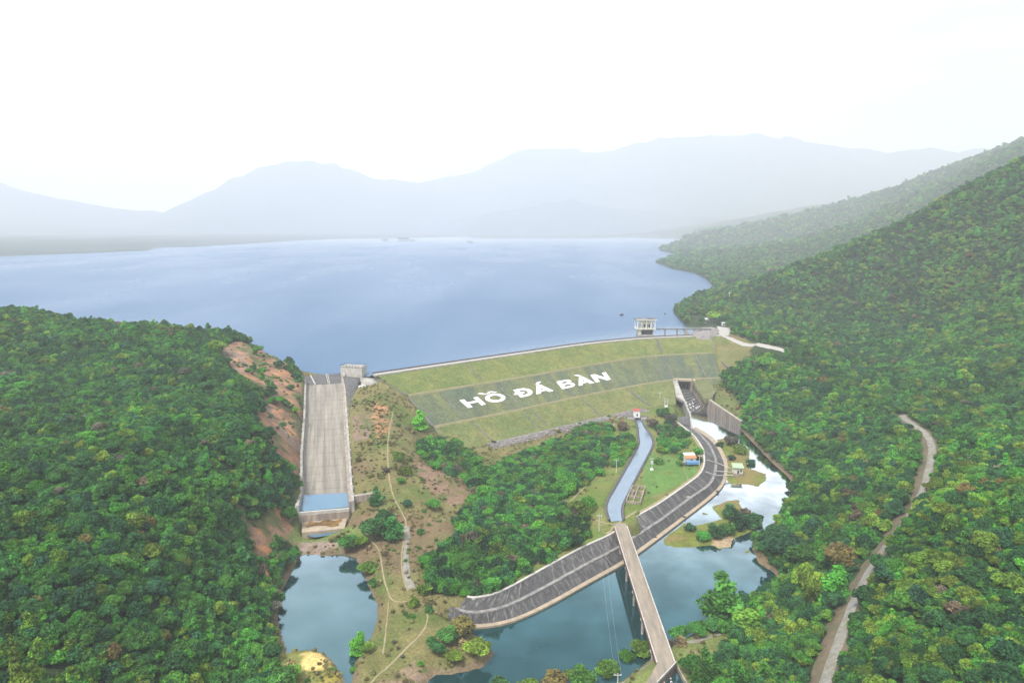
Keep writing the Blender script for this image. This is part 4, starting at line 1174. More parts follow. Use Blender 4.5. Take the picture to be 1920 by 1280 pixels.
x0 = Yd(1290, 622, ty)[0]
mb = MB().hexa([(x0, ty - 1, 34), (x0 + 12, ty - 1, 34), (x0 + 12, ty + 1, 34), (x0, ty + 1, 34)], [(x0 - 5, ty - 1, 49.3), (x0 - 3.5, ty - 1, 49.3), (x0 - 3.5, ty + 1, 49.3), (x0 - 5, ty + 1, 49.3)])
under(mb.build('brace', M['wall_stain']), fb)
# stone mound at the landing
rm = [U(*a, 44.3) for a in [(1292, 628), (1303, 620), (1330, 617), (1350, 617), (1356, 621), (1350, 627), (1332, 631), (1310, 631.5)]]
cx_, cy_ = np.mean([p[0] for p in rm]), np.mean([p[1] for p in rm])
v, f = [], []
NRm = 40
ring = resample(np.array(rm + [rm[0]]), NRm + 1)[:-1]
lev = [(1.12, -3), (1.0, 0.3), (0.75, 2.5), (0.45, 4.8), (0.2, 5.3)]
for s, dz in lev:
    for p in ring:
        x, y = cx_ + (p[0] - cx_) * s, cy_ + (p[1] - cy_) * s
        v.append((x, y, 44 + dz + 0.5 * vnoise(np.array([x / 2]), np.array([y / 2]))[0]))
for i in range(len(lev) - 1):
    for k in range(NRm): f.append((i * NRm + k, i * NRm + (k + 1) % NRm, (i + 1) * NRm + (k + 1) % NRm, (i + 1) * NRm + k))
f.append(tuple((len(lev) - 1) * NRm + k for k in range(NRm)))
o = link('stone_mound', mesh('stone_mound', v, f), M['stone'])
tag(o, 'low grey rubble mound where the footbridge lands beside the crest road', 'stone mound')

def house(name, label, cat, px, py, z, wd, dp, ht, roofc, wallc, rz=0.0, pitch=1.2, group=None, over=0.5, y=None):
    c = G([(px, py)])[0]
    z = c[2]
    t = thing(name, (c[0], c[1], z), label, cat, group, rz)
    def put(mb, nm, m, par=None):
        o = mb.build(nm, M[m]); o.parent = par or t; return o
    wall = put(MB().box(-wd / 2, wd / 2, -dp / 2, dp / 2, -1, ht), 'wall', wallc)
    r = MB()
    a, b = wd / 2 + over, dp / 2 + over
    r.hexa([(-a, -b, ht), (a, -b, ht), (a, b, ht), (-a, b, ht)], [(-a, -b, ht + .25), (a, -b, ht + .25), (a, b, ht + .25 + pitch * .3), (-a, b, ht + .25 + pitch * .3)]) if pitch < 0.5 else r.add(
        [(-a, -b, ht + .004), (a, -b, ht + .004), (a, b, ht + .004), (-a, b, ht + .004), (-a, 0, ht + pitch), (a, 0, ht + pitch)], [(0, 1, 5, 4), (2, 3, 4, 5), (0, 4, 3), (1, 2, 5), (3, 2, 1, 0)])
    put(r, 'roof', roofc)
    d = put(MB().box(-wd * .12, wd * .12, -dp / 2 - .05, -dp / 2, 0, min(2.4, ht * .75)), 'door', 'window')
    for s in (-0.32, 0.32):
        put(MB().box(wd * s - .6, wd * s + .6, -dp / 2 - .06, -dp / 2, ht * .35, ht * .75), 'window', 'window')
    return t
house('white_house', 'small white house with a flat pale roof among the trees above the footbridge', 'house', 1324, 604, 46.0, 12, 8, 4.2, 'white', 'white', 0.25, 0.3)
house('shed', 'tiny white shed half hidden right of the lime green tree', 'shed', 1356, 610, 46, 3, 3, 3.2, 'white', 'white', 0.2, 0.3)

# ------------------------------------------------------------------ sluice outlet
slc = thing('sluice_outlet', tuple(chl_top[0]), 'dark square sluice portal with two long concrete walls leading out to the river', 'sluice')
nl = 40
lt = resample(chl_top, nl)
under(MB().wall(lt, offs(lt, 1.2), lt[:, 2], [-2] * nl).build('side_wall', M['concrete']), slc)
rb = resample(chr_in, nl)
rtz = np.interp(rb[:, 1], [535, 571, 600, 629], [6.2, 8.4, 10.6, 18.6])
under(MB().wall(rb, offs(rb, -1.2), rtz, [-2] * nl).build('side_wall', M['wall_stain']), slc)
under(MB().wall(offs(rb, -1.22), offs(rb, -2.0), rtz + .25, [-2] * nl).build('wall_coping', M['light_concrete']), slc)
pa, pb = np.array(U(1263, 711, 18.7)), np.array(U(1298, 712.5, 18.7))
pm = lambda f, dy, z: (*(pa * (1 - f) + pb * f + np.array([0, dy, 0]))[:2], z)
mb = MB(); mb.hexa([pm(0, -.6, 17.2), pm(1, -.6, 17.2), pm(1, 5, 17.2), pm(0, 5, 17.2)], [pm(0, -.6, 18.9), pm(1, -.6, 18.9), pm(1, 5, 18.9), pm(0, 5, 18.9)])
under(mb.build('lintel', M['beige']), slc)
for f0, f1 in ((-.02, .2), (.93, 1.03)):
    mb = MB(); mb.hexa([pm(f0, 0, -1), pm(f1, 0, -1), pm(f1, 14, -1), pm(f0, 14, -1)], [pm(f0, 0, 17.2), pm(f1, 0, 17.2), pm(f1, 14, 17.2), pm(f0, 14, 17.2)])
    under(mb.build('jamb', M['wall_stain']), slc)
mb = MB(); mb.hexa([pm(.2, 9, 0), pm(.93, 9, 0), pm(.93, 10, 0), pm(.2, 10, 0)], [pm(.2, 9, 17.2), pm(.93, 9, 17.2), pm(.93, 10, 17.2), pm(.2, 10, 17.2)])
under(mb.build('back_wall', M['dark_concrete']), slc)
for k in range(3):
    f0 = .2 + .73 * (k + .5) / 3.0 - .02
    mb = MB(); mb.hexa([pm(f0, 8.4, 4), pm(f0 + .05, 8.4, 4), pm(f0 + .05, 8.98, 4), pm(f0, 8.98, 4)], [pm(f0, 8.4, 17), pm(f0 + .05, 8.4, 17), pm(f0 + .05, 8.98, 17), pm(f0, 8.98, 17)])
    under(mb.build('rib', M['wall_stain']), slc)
nst = 9      # stepped floor where the water comes down
for k in range(nst):
    f0, f1 = k / nst, (k + 1) / nst
    La, Ra = np.array(pm(.2, 9, 9.5)), np.array(pm(.93, 9, 9.5))
    Lb, Rb = np.array([lt[20][0] + .6, lt[20][1], -.3]), np.array([rb[12][0] - .4, rb[12][1], -.3])
    A, B = La * (1 - f0) + Lb * f0, Ra * (1 - f0) + Rb * f0
    C_, D = La * (1 - f1) + Lb * f1, Ra * (1 - f1) + Rb * f1
    mb = MB(); mb.hexa([(*C_[:2], -2), (*D[:2], -2), (*B[:2], -2), (*A[:2], -2)], [(*C_[:2], A[2] - .3), (*D[:2], A[2] - .3), (*B[:2], A[2]), (*A[:2], A[2])])
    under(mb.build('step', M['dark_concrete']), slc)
    if k > 3:
        for _ in range(5 if k < 8 else 9):
            s = RNG.uniform(.05, .9); wv = RNG.uniform(.008, .035)
            p0, p1 = C_ * (1 - s) + D * s, C_ * (1 - s - wv) + D * (s + wv)
            q0_, q1_ = A * (1 - s) + B * s, A * (1 - s - wv) + B * (s + wv)
            zz = A[2] + .06
            mb = MB(); mb.hexa([(*p0[:2], zz - .5), (*p1[:2], zz - .5), (*q1_[:2], zz - .3), (*q0_[:2], zz - .3)], [(*p0[:2], zz - .22), (*p1[:2], zz - .22), (*q1_[:2], zz), (*q0_[:2], zz)])
            o = mb.build('white_water', M['white']); under(o, slc)
sl4 = [U(1262, 713, 18.3), U(1269, 716, 17.5), U(1284, 752, 10.8), U(1262, 742, 11.8)]
mb = MB(); mb.hexa([(p[0], p[1], p[2] - 2) for p in sl4[::-1]], [(p[0], p[1], p[2] + .35) for p in sl4[::-1]])
under(mb.build('apron_slab', M['concrete']), slc)
sl5 = [U(1273, 781, 9.6), U(1295.5, 780, 9.8), U(1297.5, 800, 5.0), U(1270, 790, 8.4)]
mb = MB(); mb.hexa([(p[0], p[1], p[2] - 3) for p in sl5[::-1]], [(p[0], p[1], p[2] + .1) for p in sl5[::-1]])
under(mb.build('wing_slab', M['dark_concrete']), slc)

# ------------------------------------------------------------------ river bank lining (revetment)
rev = thing('bank_lining', tuple(R_mid[70]), 'long curved dark concrete bank lining with two rows of slabs along the river', 'revetment')
PN = 46
T_, Mu, Ml, Ft = (resample(l, PN * 3 + 1) for l in (R_top, offs(R_mid, -.9), offs(R_mid, .9), R_foot))
Mu[:, 2] = 4.75; Ml[:, 2] = 4.45
def lining(A, B, name):
    for k in range(PN):
        a0, a1 = 3 * k, 3 * k + 3
        dz = RNG.uniform(-.05, .06)
        pts_a = [A[a0] * .99 + A[a0 + 1] * .01] + [A[a0 + 1], A[a0 + 2]] + [A[a1] * .98 + A[a1 - 1] * .02]
        pts_b = [B[a0] * .99 + B[a0 + 1] * .01] + [B[a0 + 1], B[a0 + 2]] + [B[a1] * .98 + B[a1 - 1] * .02]
        hi = [p + np.array([0, 0, dz]) for p in pts_a] + [p + np.array([0, 0, dz]) for p in pts_b[::-1]]
        lo = [p - np.array([0, 0, .8]) for p in hi]
        under(MB().hexa(lo, hi).build(name, M['lining']), rev)
def lining_mat():
    m = mat('lining_slab', (0.068, 0.066, 0.068), var=0.3, scale=0.5)
    n, l = m.node_tree.nodes, m.node_tree.links
    at = n.new('ShaderNodeTexCoord')
    b = n['Principled BSDF']
    src = b.inputs['Base Color'].links[0].from_socket
    # pale lime runs down the slope: noise squeezed across the fall line, which turns with the bank
    acc = None
    for sc, thr in ((0.13, 0.64), (0.5, 0.61), (1.3, 0.65)):
        g = n.new('ShaderNodeNewGeometry')
        cr_ = n.new('ShaderNodeVectorMath'); cr_.operation = 'CROSS_PRODUCT'
        l.new(g.outputs['True Normal'], cr_.inputs[0]); cr_.inputs[1].default_value = (0, 0, 1)
        nm = n.new('ShaderNodeVectorMath'); nm.operation = 'NORMALIZE'
        l.new(cr_.outputs['Vector'], nm.inputs[0])
        dt = n.new('ShaderNodeVectorMath'); dt.operation = 'DOT_PRODUCT'
        l.new(nm.outputs['Vector'], dt.inputs[0]); l.new(g.outputs['Position'], dt.inputs[1])
        sp = n.new('ShaderNodeSeparateXYZ'); l.new(g.outputs['Position'], sp.inputs['Vector'])
        zz = n.new('ShaderNodeMath'); zz.operation = 'MULTIPLY'; l.new(sp.outputs['Z'], zz.inputs[0]); zz.inputs[1].default_value = 0.16
        cb = n.new('ShaderNodeCombineXYZ'); l.new(dt.outputs['Value'], cb.inputs['X']); l.new(zz.outputs['Value'], cb.inputs['Y'])
        t = n.new('ShaderNodeTexNoise'); t.inputs['Scale'].default_value = sc; t.inputs['Detail'].default_value = 6; t.inputs['Roughness'].default_value = .7
        l.new(cb.outputs['Vector'], t.inputs['Vector'])
        r = n.new('ShaderNodeMapRange'); r.inputs['From Min'].default_value = thr - .1; r.inputs['From Max'].default_value = thr + .1; r.inputs['To Max'].default_value = .6
        l.new(t.outputs['Fac'], r.inputs['Value'])
        if acc is None: acc = r.outputs['Result']
        else:
            mm = n.new('ShaderNodeMath'); mm.operation = 'MAXIMUM'; l.new(acc, mm.inputs[0]); l.new(r.outputs['Result'], mm.inputs[1]); acc = mm.outputs['Value']
    x = n.new('ShaderNodeMix'); x.data_type = 'RGBA'
    l.new(acc, x.inputs['Factor']); l.new(src, x.inputs['A']); x.inputs['B'].default_value = (0.36, 0.35, 0.33, 1)
    l.new(x.outputs['Result'], b.inputs['Base Color'])
    return m
M['lining'] = lining_mat()
M['rib'] = mat('joint_rib_concrete', (0.26, 0.255, 0.245), var=.35, scale=.5, dark=(0.09, 0.09, 0.09), dscale=.35, damt=.8)
lining(T_, Mu, 'slab')
lining(Ml, Ft, 'slab')
for A_, B_ in ((T_, Mu), (Ml, Ft)):
    for k in range(1, PN):
        if RNG.random() < .3: continue
        e = A_[3 * k + 1] - A_[3 * k - 1]; e = e / np.linalg.norm(e) * RNG.uniform(.08, .2)
        p, q = A_[3 * k] * .98 + B_[3 * k] * .02, A_[3 * k] * .02 + B_[3 * k] * .98
        hi = [p - e, p + e, q + e, q - e]
        under(MB().hexa([c - np.array([0, 0, .5]) for c in hi], [c + np.array([0, 0, .13]) for c in hi]).build('joint_rib', M['rib']), rev)
NB = len(Mu)
tip = [U(831, 1149, 3.6), U(847, 1136, 5.2), U(866, 1148, 4.9), U(884, 1170, 1.0), U(851, 1169, 0.9)]
if sum(tip[i][0] * tip[(i + 1) % 5][1] - tip[(i + 1) % 5][0] * tip[i][1] for i in range(5)) < 0: tip = tip[::-1]
under(MB().hexa([(p[0], p[1], p[2] - 4) for p in tip], [(p[0], p[1], p[2] + .12) for p in tip]).build('tip_slab', M['lining']), rev)
bm_ = mat('berm_concrete', (0.27, 0.26, 0.245), var=0.3, scale=0.6, dark=(0.1, 0.1, 0.1), dscale=0.35, damt=0.75)
under(MB().wall(Mu, Ml, [4.95] * NB, [3.5] * NB).build('berm', bm_), rev)
under(MB().wall(offs(T_, -1.1), offs(T_, 0.05), [8.72] * NB, [7] * NB).build('top_kerb', M['light_concrete']), rev)
Lp = resample(R_lip, NB)
under(MB().wall(offs(Ft, -.3), Lp, [0.85] * NB, [-2] * NB).build('footing', M['beige']), rev)
# stair on the slope and small drain mouths
for px, py in ((1228, 1006), (1283, 969), (1345, 921)):
    c = U(px, py, .9)
    under(MB().box(c[0] - .8, c[0] + .8, c[1] - .8, c[1] + .8, 0, 1.3).build('drain_mouth', M['steel_dark']), rev)
st0, st1 = np.array(U(1288, 932, 4.9)), np.array(U(1296, 930, 4.9))
o = MB().box(st0[0] - 1.2, st0[0] + 1.6, st0[1] - .8, st0[1] + .8, 4.5, 5.4).build('step_block', M['concrete']); under(o, rev)

# ------------------------------------------------------------------ irrigation canal and its gatehouse
cnl = thing('irrigation_canal', tuple(K_l[30]), 'winding irrigation canal with dark lined edges flowing from the gatehouse to the bridge', 'canal')
for L, s in ((K_l, 1), (K_r, -1)):
    n = len(L)
    a, b, c, d = L.copy(), offs(L, s * .9), offs(L, s * 1.5), offs(L, s * 1.6)
    a[:, 2] = CANAL - .5; b[:, 2] = CANAL + 1.1; c[:, 2] = CANAL + 1.12; d[:, 2] = CANAL - 1
    under(loft([a, b, c, d], 'lining', M['dark_concrete'], None, 1), cnl)
gh = U(1194.5, 783, 11)
gt = thing('gatehouse', (gh[0], gh[1], 11), 'little white gatehouse with a red roof at the head of the canal', 'gatehouse')
X, Yy = gh[0], gh[1] + 2
under(MB().box(X - 2.3, X + 2.3, Yy - 2, Yy + 2, 9, 16.6).build('wall', M['white']), gt)
under(MB().add([(X - 2.8, Yy - 2.5, 16.6), (X + 2.8, Yy - 2.5, 16.6), (X + 2.8, Yy + 2.5, 16.6), (X - 2.8, Yy + 2.5, 16.6), (X - 1.2, Yy, 18.2), (X + 1.2, Yy, 18.2)], [(0, 1, 5, 4), (2, 3, 4, 5), (1, 2, 5), (3, 0, 4), (3, 2, 1, 0)]).build('roof', M['red']), gt)
under(MB().box(X - .5, X + .5, Yy - 2.06, Yy - 2, 12.2, 14.4).build('door', M['window']), gt)
under(MB().box(X - 8, X + 9, Yy - 1.2, Yy + 1.9, 8.5, 11.6).build('headwall', M['dark_concrete']), gt)
under(MB().box(X - 2.0, X + 2.0, Yy - 2.6, Yy - 2.02, 8, 11.2).build('culvert_mouth', M['steel_dark']), gt)
for s in (-1, 1):
    under(MB().hexa([(X + s * 8, Yy - 5, 8.5), (X + s * 2.8, Yy - 5, 8.5), (X + s * 2.8, Yy - 1.25, 8.5), (X + s * 8, Yy - 1.25, 8.5)][::s], [(X + s * 8, Yy - 5, 10.7), (X + s * 2.8, Yy - 5, 10.7), (X + s * 2.8, Yy - 1.25, 11.4), (X + s * 8, Yy - 1.25, 11.4)][::s]).build('wing_slab', M['stone']), gt)
# old settling tanks
tk = [np.array(U(*a, 10.5)) for a in [(1186, 912), (1210, 913), (1200, 944), (1174, 941)]]
tkt = thing('settling_tank', tuple(tk[3]), 'ruined dark concrete settling tanks open to the sky beside the canal', 'tank')
qf = lambda u, v: tk[3] * (1 - u) * (1 - v) + tk[2] * u * (1 - v) + tk[0] * (1 - u) * v + tk[1] * u * v
under(MB().hexa([(*qf(*c)[:2], 8.6) for c in ((0, 0), (1, 0), (1, 1), (0, 1))], [(*qf(*c)[:2], 9.9) for c in ((0, 0), (1, 0), (1, 1), (0, 1))]).build('floor', M['wall_stain']), tkt)
for a, b in (((0, 0), (1, 0)), ((1, 0), (1, 1)), ((1, 1), (0, 1)), ((0, 1), (0, 0)), ((.5, 0.03), (.5, .97)), ((.03, .33), (.97, .33)), ((.03, .66), (.97, .66)), ((.25, .33), (.25, .66))):
    p, q = qf(*a), qf(*b)
    d = (q - p)[:2]; d /= np.linalg.norm(d); n = np.array([-d[1], d[0], 0]) * .28
    under(MB().wall(np.array([p - n, q - n]), np.array([p + n, q + n]), [11.5 + RNG.uniform(-.2, .15)] * 2, [8.5] * 2).build('partition', M['wall_stain']), tkt)

# ------------------------------------------------------------------ bridge carrying the canal over the river
b0, b1 = np.array(U(1165, 990, 10.6)), np.array(U(1247.5, 1239, 10.6))
brg = thing('aqueduct_bridge', tuple((b0 + b1) / 2), 'long narrow concrete bridge carrying a pale dirt deck across the river', 'bridge')
bd = (b1 - b0)[:2]; BL = np.linalg.norm(bd); bd /= BL; bn = np.array([-bd[1], bd[0]])     # bn points right of the photograph
BP = lambda s, t, z: (b0[0] + bd[0] * s + bn[0] * t, b0[1] + bd[1] * s + bn[1] * t, z)
def bbox(s0, s1, t0, t1, z0, z1):
    c = [(s0, t0), (s1, t0), (s1, t1), (s0, t1)]
    return MB().hexa([BP(a, b, z0) for a, b in c], [BP(a, b, z1) for a, b in c])
under(bbox(-6, BL + 1, -3.1, 3.1, 9.9, 10.6).build('deck', M['deck']), brg)
under(bbox(3, BL - 1, -2.7, 2.7, 6.6, 9.9).build('girder', M['dark_concrete']), brg)
for s in (-1, 1):
    nseg = 16
    for k in range(nseg):
        a, b = -2 + k * (BL + 3) / nseg, -2 + (k + 1) * (BL + 3) / nseg - .12
        under(bbox(a, b, min(s * 2.95, s * 3.35), max(s * 2.95, s * 3.35), 10.62, 11.2 if s > 0 else 10.95).build('kerb', M['light_concrete']), brg)
    under(bbox(-2, BL + 1, min(s * 3.12, s * 3.42), max(s * 3.12, s * 3.42), 9.5, 10.6).build('edge_beam', M['redbrown']), brg)
for k in range(5):
    s = 12 + k * (BL - 24) / 4
    for t in (-2.1, 2.1):
        under(MB().tube([BP(s, t, -3), BP(s, t, 5.9)], .55, 10).build('pier', M['concrete']), brg)
    under(bbox(s - .8, s + .8, -3.0, 3.0, 5.9, 6.6).build('pier_cap', M['concrete']), brg)
e0, e1 = np.array(U(1269, 1243, 10.6)), np.array(U(1233, 1281, 10.6))
qd = [BP(BL + .9, -3.1, 0), BP(BL + .9, 3.2, 0), tuple(e0), tuple(e1), U(1205, 1290, 10.6), U(1222, 1262, 10.6)]
under(MB().prism([p[:2] for p in qd], 6, 10.58).build('landing', M['deck']), brg)
ed = (e1 - e0); ed /= np.linalg.norm(ed)
for a, b in ((0, 1),):
    n = np.array([ed[1], -ed[0], 0]) * .35
    under(MB().wall(np.array([e0, e1]), np.array([e0 + n, e1 + n]), [11.4] * 2, [6] * 2).build('end_parapet', M['light_concrete']), brg)
c2 = [np.array([*p, 8.0]) for p in canal2_poly]
oc = thing('outlet_canal', tuple(c2[0]), 'short concrete canal leaving the near end of the bridge', 'canal')
for a, b in ((1, 2), (3, 0)):
    L = resample(np.array([c2[a], c2[b]]), 6)
    under(MB().wall(L, offs(L, -.5), [8.9] * 6, [5] * 6).build('side_wall', M['wall_stain']), oc)
for _ in range(5):
    s = RNG.uniform(.1, .5)
    p = c2[0] * .5 + c2[1] * .5
    d = (c2[2] - c2[1]); d /= np.linalg.norm(d)
    q = p + d * RNG.uniform(1, 6) + np.array([RNG.uniform(-1.5, 1.5), 0, 0])
    under(MB().box(q[0] - .35, q[0] + .25, q[1] - .5, q[1] + .5, 7.2, 7.46).build('white_water', M['white']), oc)

# ------------------------------------------------------------------ pump house with pipes, hut with orange roof
ph = U(1385, 893, 1.0)
pt = thing('pump_house', (ph[0], ph[1] + 3, 1), 'white pump house with a pale green roof standing on the river islet', 'pump house', None, -0.12)
def put(t, mb, nm, m): o = mb.build(nm, M[m]); o.parent = t; return o
put(pt, MB().box(-3.2, 3.2, -2.6, 2.6, -2, 1.7), 'plinth', 'wall_stain')
put(pt, MB().box(-3.0, 3.0, -2.4, 2.4, 1.7, 5.6), 'wall', 'cream')
put(pt, MB().hexa([(-3.5, -3, 5.6), (3.5, -3, 5.6), (3.5, 3, 6.8), (-3.5, 3, 6.8)], [(-3.5, -3, 5.85), (3.5, -3, 5.85), (3.5, 3, 7.05), (-3.5, 3, 7.05)]), 'roof', 'green_roof')
put(pt, MB().box(-.6, .6, -2.46, -2.4, 1.8, 4.0), 'door', 'window')
put(pt, MB().box(1.2, 2.4, -2.46, -2.4, 3.0, 4.4), 'window', 'window')
for k, pts in enumerate((((1376, 880, 3.2), (1366, 876, 3.0), (1346, 868, 5.4), (1326, 862, 9.2)), ((1376, 885, 3.0), (1346, 883, 5.5), (1338, 882, 6.6)), ((1376, 890, 2.6), (1362, 891, 2.8), (1343, 891, 5.2), (1324, 884, 9.0)))):
    o = MB().tube([U(*p) for p in pts], .3, 8).build('water_pipe', M['light_concrete'])
    tag(o, ('pale pipe farthest up the bank of three, rising from pump house to lining top', 'short straight pipe in the middle of the three at the pump house', 'pale pipe lowest on the bank of three, bending up to the lining top')[k], 'pipe', 'pipes over the bank lining')
hh = U(1294, 864, 9.6)
ht_ = thing('hut', (hh[0], hh[1], 9.6), 'small hut with an orange and white roof and a blue sheet among bushes', 'hut', None, 0.1)
put(ht_, MB().box(-3.6, 3.0, -2.6, 2.6, -1, 3.0), 'wall', 'cream')
put(ht_, MB().hexa([(-4, -3, 2.9), (3.4, -3, 2.9), (3.4, 0, 3.9), (-4, 0, 3.9)], [(-4, -3, 3.15), (3.4, -3, 3.15), (3.4, 0, 4.15), (-4, 0, 4.15)]), 'roof', 'orange')
put(ht_, MB().hexa([(-4, 0.01, 3.9), (3.4, 0.01, 3.9), (3.4, 3.4, 4.4), (-4, 3.4, 4.4)], [(-4, 0.01, 4.2), (3.4, 0.01, 4.2), (3.4, 3.4, 4.7), (-4, 3.4, 4.7)]), 'roof', 'white')
put(ht_, MB().box(-4.2, 4.5, -5.6, -3.1, -.4, 1.3), 'sheet', 'blue')
put(ht_, MB().box(-8, -4.6, -5.0, -2.6, -.4, .9), 'low_wall', 'stone')
put(ht_, MB().box(-.5, .5, -2.66, -2.6, 0, 2.1), 'door', 'window')

# ------------------------------------------------------------------ poles, mast, boats
def pole(px, py, top, label, kind='pole', z=None):
    c = G([(px, py)])[0]
    h = (py - top) * np.linalg.norm(c - np.array([0, 0, CAMZ])) / F * 1.02
    t = thing('utility_pole', tuple(c), label, 'utility pole', 'power poles around the canal')
    P = lambda mb, nm, m='pole': put(t, mb, nm, m)
    P(MB().tube([(0, 0, -1), (0, 0, h)], .24, 8, .16), 'shaft')
    P(MB().box(-1.3, 1.3, -.1, .1, h - .9, h - .7), 'crossarm', 'metal')
    for x in (-1.1, 0, 1.1): P(MB().tube([(x, 0, h - .7), (x, 0, h - .3)], .1, 6), 'insulator', 'white')
    if kind == 'frame':
        P(MB().tube([(2.6, 0, -1), (2.6, 0, h)], .24, 8, .16), 'shaft')
        P(MB().box(-.4, 3.2, -.12, .12, h - 2.6, h - 2.35), 'crossarm', 'metal')
        P(MB().box(-.4, 3.2, -.12, .12, h * .5, h * .5 + .22), 'crossarm', 'metal')
        P(MB().box(.3, 2.3, -.9, .9, 0, 1.9), 'cabinet', 'white')
    if kind == 'transformer':
        P(MB().box(-.75, .75, -.75, .75, h * .5, h * .5 + 1.7), 'transformer', 'metal')
        P(MB().box(-.9, .9, -.9, .9, 0, 1.0), 'footing', 'white')
    return c, h
poles = [pole(1123, 996, 964, 'white utility pole on the grass left of the canal near the bridge'),
    pole(1155.5, 886, 861, 'utility pole on the grass left of the canal middle stretch'),
    pole(1222, 881, 858, 'thick utility pole with a transformer right of the canal', 'transformer'),
    pole(1246, 764, 746, 'twin utility pole frame with a white cabinet left of the sluice', 'frame'),
    pole(1237, 754, 735, 'slim utility pole just left of the twin pole frame'),
    pole(1311, 873, 853, 'utility pole right of the orange roofed hut'),
    pole(1158, 1283, 1262, 'utility pole at the near river bank below the bridge')]
wm = MB()
for i, j in ((3, 2), (2, 0), (2, 5), (4, 3), (0, 6)):
    (a, ha), (b, hb) = poles[i], poles[j]
    for off in (-1.1, 1.1):
        A, B = np.array([a[0] + off, a[1], a[2] + ha - .3]), np.array([b[0] + off, b[1], b[2] + hb - .3])
        L = [A * (1 - s) + B * s - np.array([0, 0, 4 * s * (1 - s) * np.linalg.norm(B - A) * .03]) for s in np.linspace(0, 1, 9)]
        wm.tube(L, .016, 4)
o = wm.build('power_lines', M['metal'])
tag(o, 'thin power lines strung between the utility poles', 'power lines')
mc = G([(1367, 566)])[0]
mt = thing('radio_mast', tuple(mc), 'thin pale mast rising from the forest on the right shore', 'mast')
put(mt, MB().tube([(0, 0, 0), (0, 0, 15)], .35, 6, .2), 'shaft', 'white')
put(mt, MB().box(-.9, .9, -.2, .2, 13, 14.4), 'antenna', 'white')
def boat(px, py, L, rz, label):
    c = U(px, py, LAKE)
    t = thing('boat', c, label, 'boat', None, rz)
    n = 9
    v, f = [], []
    for i in range(n):
        s = -1 + 2 * i / (n - 1)
        hw = L * .16 * (1 - abs(s) ** 2.4) + .05
        zt = .9 + .5 * s * s
        x = s * L / 2
        v += [(x, -hw, zt), (x, -hw * .6, -.2), (x, hw * .6, -.2), (x, hw, zt), (x, hw * .8, zt), (x, 0, .3), (x, -hw * .8, zt)]
    for i in range(n - 1):
        for k in range(7):
            f.append((i * 7 + k, i * 7 + (k + 1) % 7, i * 7 + 7 + (k + 1) % 7, i * 7 + 7 + k))
    f += [(6, 5, 4, 3, 2, 1, 0), tuple((n - 1) * 7 + k for k in range(7))]
    mb = MB(); mb.add(v, f); put(t, mb, 'hull', 'boat')
    put(t, MB().box(-L * .1, L * .22, -L * .12, L * .12, 1.0, 2.3), 'cabin', 'boat')
    put(t, MB().box(-L * .25, -L * .2, -L * .13, L * .13, .7, .9), 'thwart', 'boat')
boat(1165.5, 591, 6.5, .3, 'small dark boat on the lake left of the intake tower')
boat(1247, 589.5, 4.5, 1.3, 'small dark boat on the lake straight above the footbridge')

# ------------------------------------------------------------------ roads, trails
rg = lambda pts: G(pts)
road_px = [(1692, 778), (1712, 797), (1736, 812), (1746, 828), (1748, 845), (1744, 868), (1738, 895), (1728, 925), (1712, 955), (1694, 982), (1672, 1008), (1650, 1036), (1632, 1064), (1616, 1095), (1602, 1125), (1586, 1165), (1568, 1215), (1552, 1260), (1540, 1310), (1532, 1360)]
road_w = rg(road_px)
ribbon(offs(road_w, 1.3), 9.0, 'road_verge', M['verge'], .08, 2.0, .25)
ribbon(road_w, 3.5, 'gravel_road', M['gravel'], .2, 1.6, .12)
rd2 = [U(1350, 628.5, 44.2), U(1362, 631, 44.2), U(1380, 637, 44.2), U(1400, 643, 44.2), U(1425, 648.5, 44.4), U(1450, 654, 44.6), U(1475, 661, 45)]
rd2 = np.array(rd2)
ribbon(rd2, 6.0, 'crest_road_extension', M['crest_road'], .35, 2.0, .1)
ribbon([U(1352, 629, 44.2), U(1358, 622, 44.8), U(1357, 614, 45.6)], 13, 'forecourt', M['crest_road'], .4, 2.0, .1)
for k, (pts, wd) in enumerate((
    ([(737, 772), (731, 800), (727, 830), (727, 860), (729, 890), (734, 920), (744, 945), (757, 965), (764, 985), (758, 1005), (753, 1035), (753, 1065), (757, 1090), (765, 1107)], 1.0),
    ([(693, 1010), (705, 1022), (713, 1035), (716, 1060), (720, 1085), (726, 1105), (733, 1125), (748, 1130), (765, 1126), (788, 1126), (799, 1140), (803, 1156), (797, 1178), (778, 1200), (755, 1222), (732, 1245), (705, 1268), (690, 1285)], .9),
    ([(728, 1128), (727, 1150), (724, 1175), (722, 1200), (718, 1225)], .8),
    ([(1153, 783), (1149, 812), (1141, 831), (1138, 867), (1128, 886), (1092, 917), (1058, 949)], 1.2),
    ([(1110, 974), (1135, 980), (1158, 985)], 1.3),
    ([(1262, 1212), (1290, 1205), (1320, 1197), (1352, 1188)], 2.6),
    ([(1165, 1285), (1190, 1262), (1221, 1241)], 1.6),
    ([(1285, 1217), (1310, 1223), (1335, 1234)], .7),
    ([(1283, 872), (1282, 880), (1289, 893), (1291, 902)], .6),
    ([(1090, 776), (1150, 777), (1180, 772), (1230, 762), (1264, 753)], 1.0))):
    ribbon(rg(pts), wd * .75, 'gravel_track' if k == 5 else 'dirt_path', M['gravel'] if k in (5, 6) else M['dirt'], .07, 1.0, .55)
ribbon(np.vstack([offs(R_top[40:], -1.9)]), 1.3, 'dirt_path', M['dirt'], .12, 1.5, .2)
ribbon(rg([(757, 985), (754, 1030), (753, 1070), (762, 1103)]) + np.array([1.8, 0, 0]), 3.0, 'dirt_path', M['gravel'], .05, 1.5, .35)
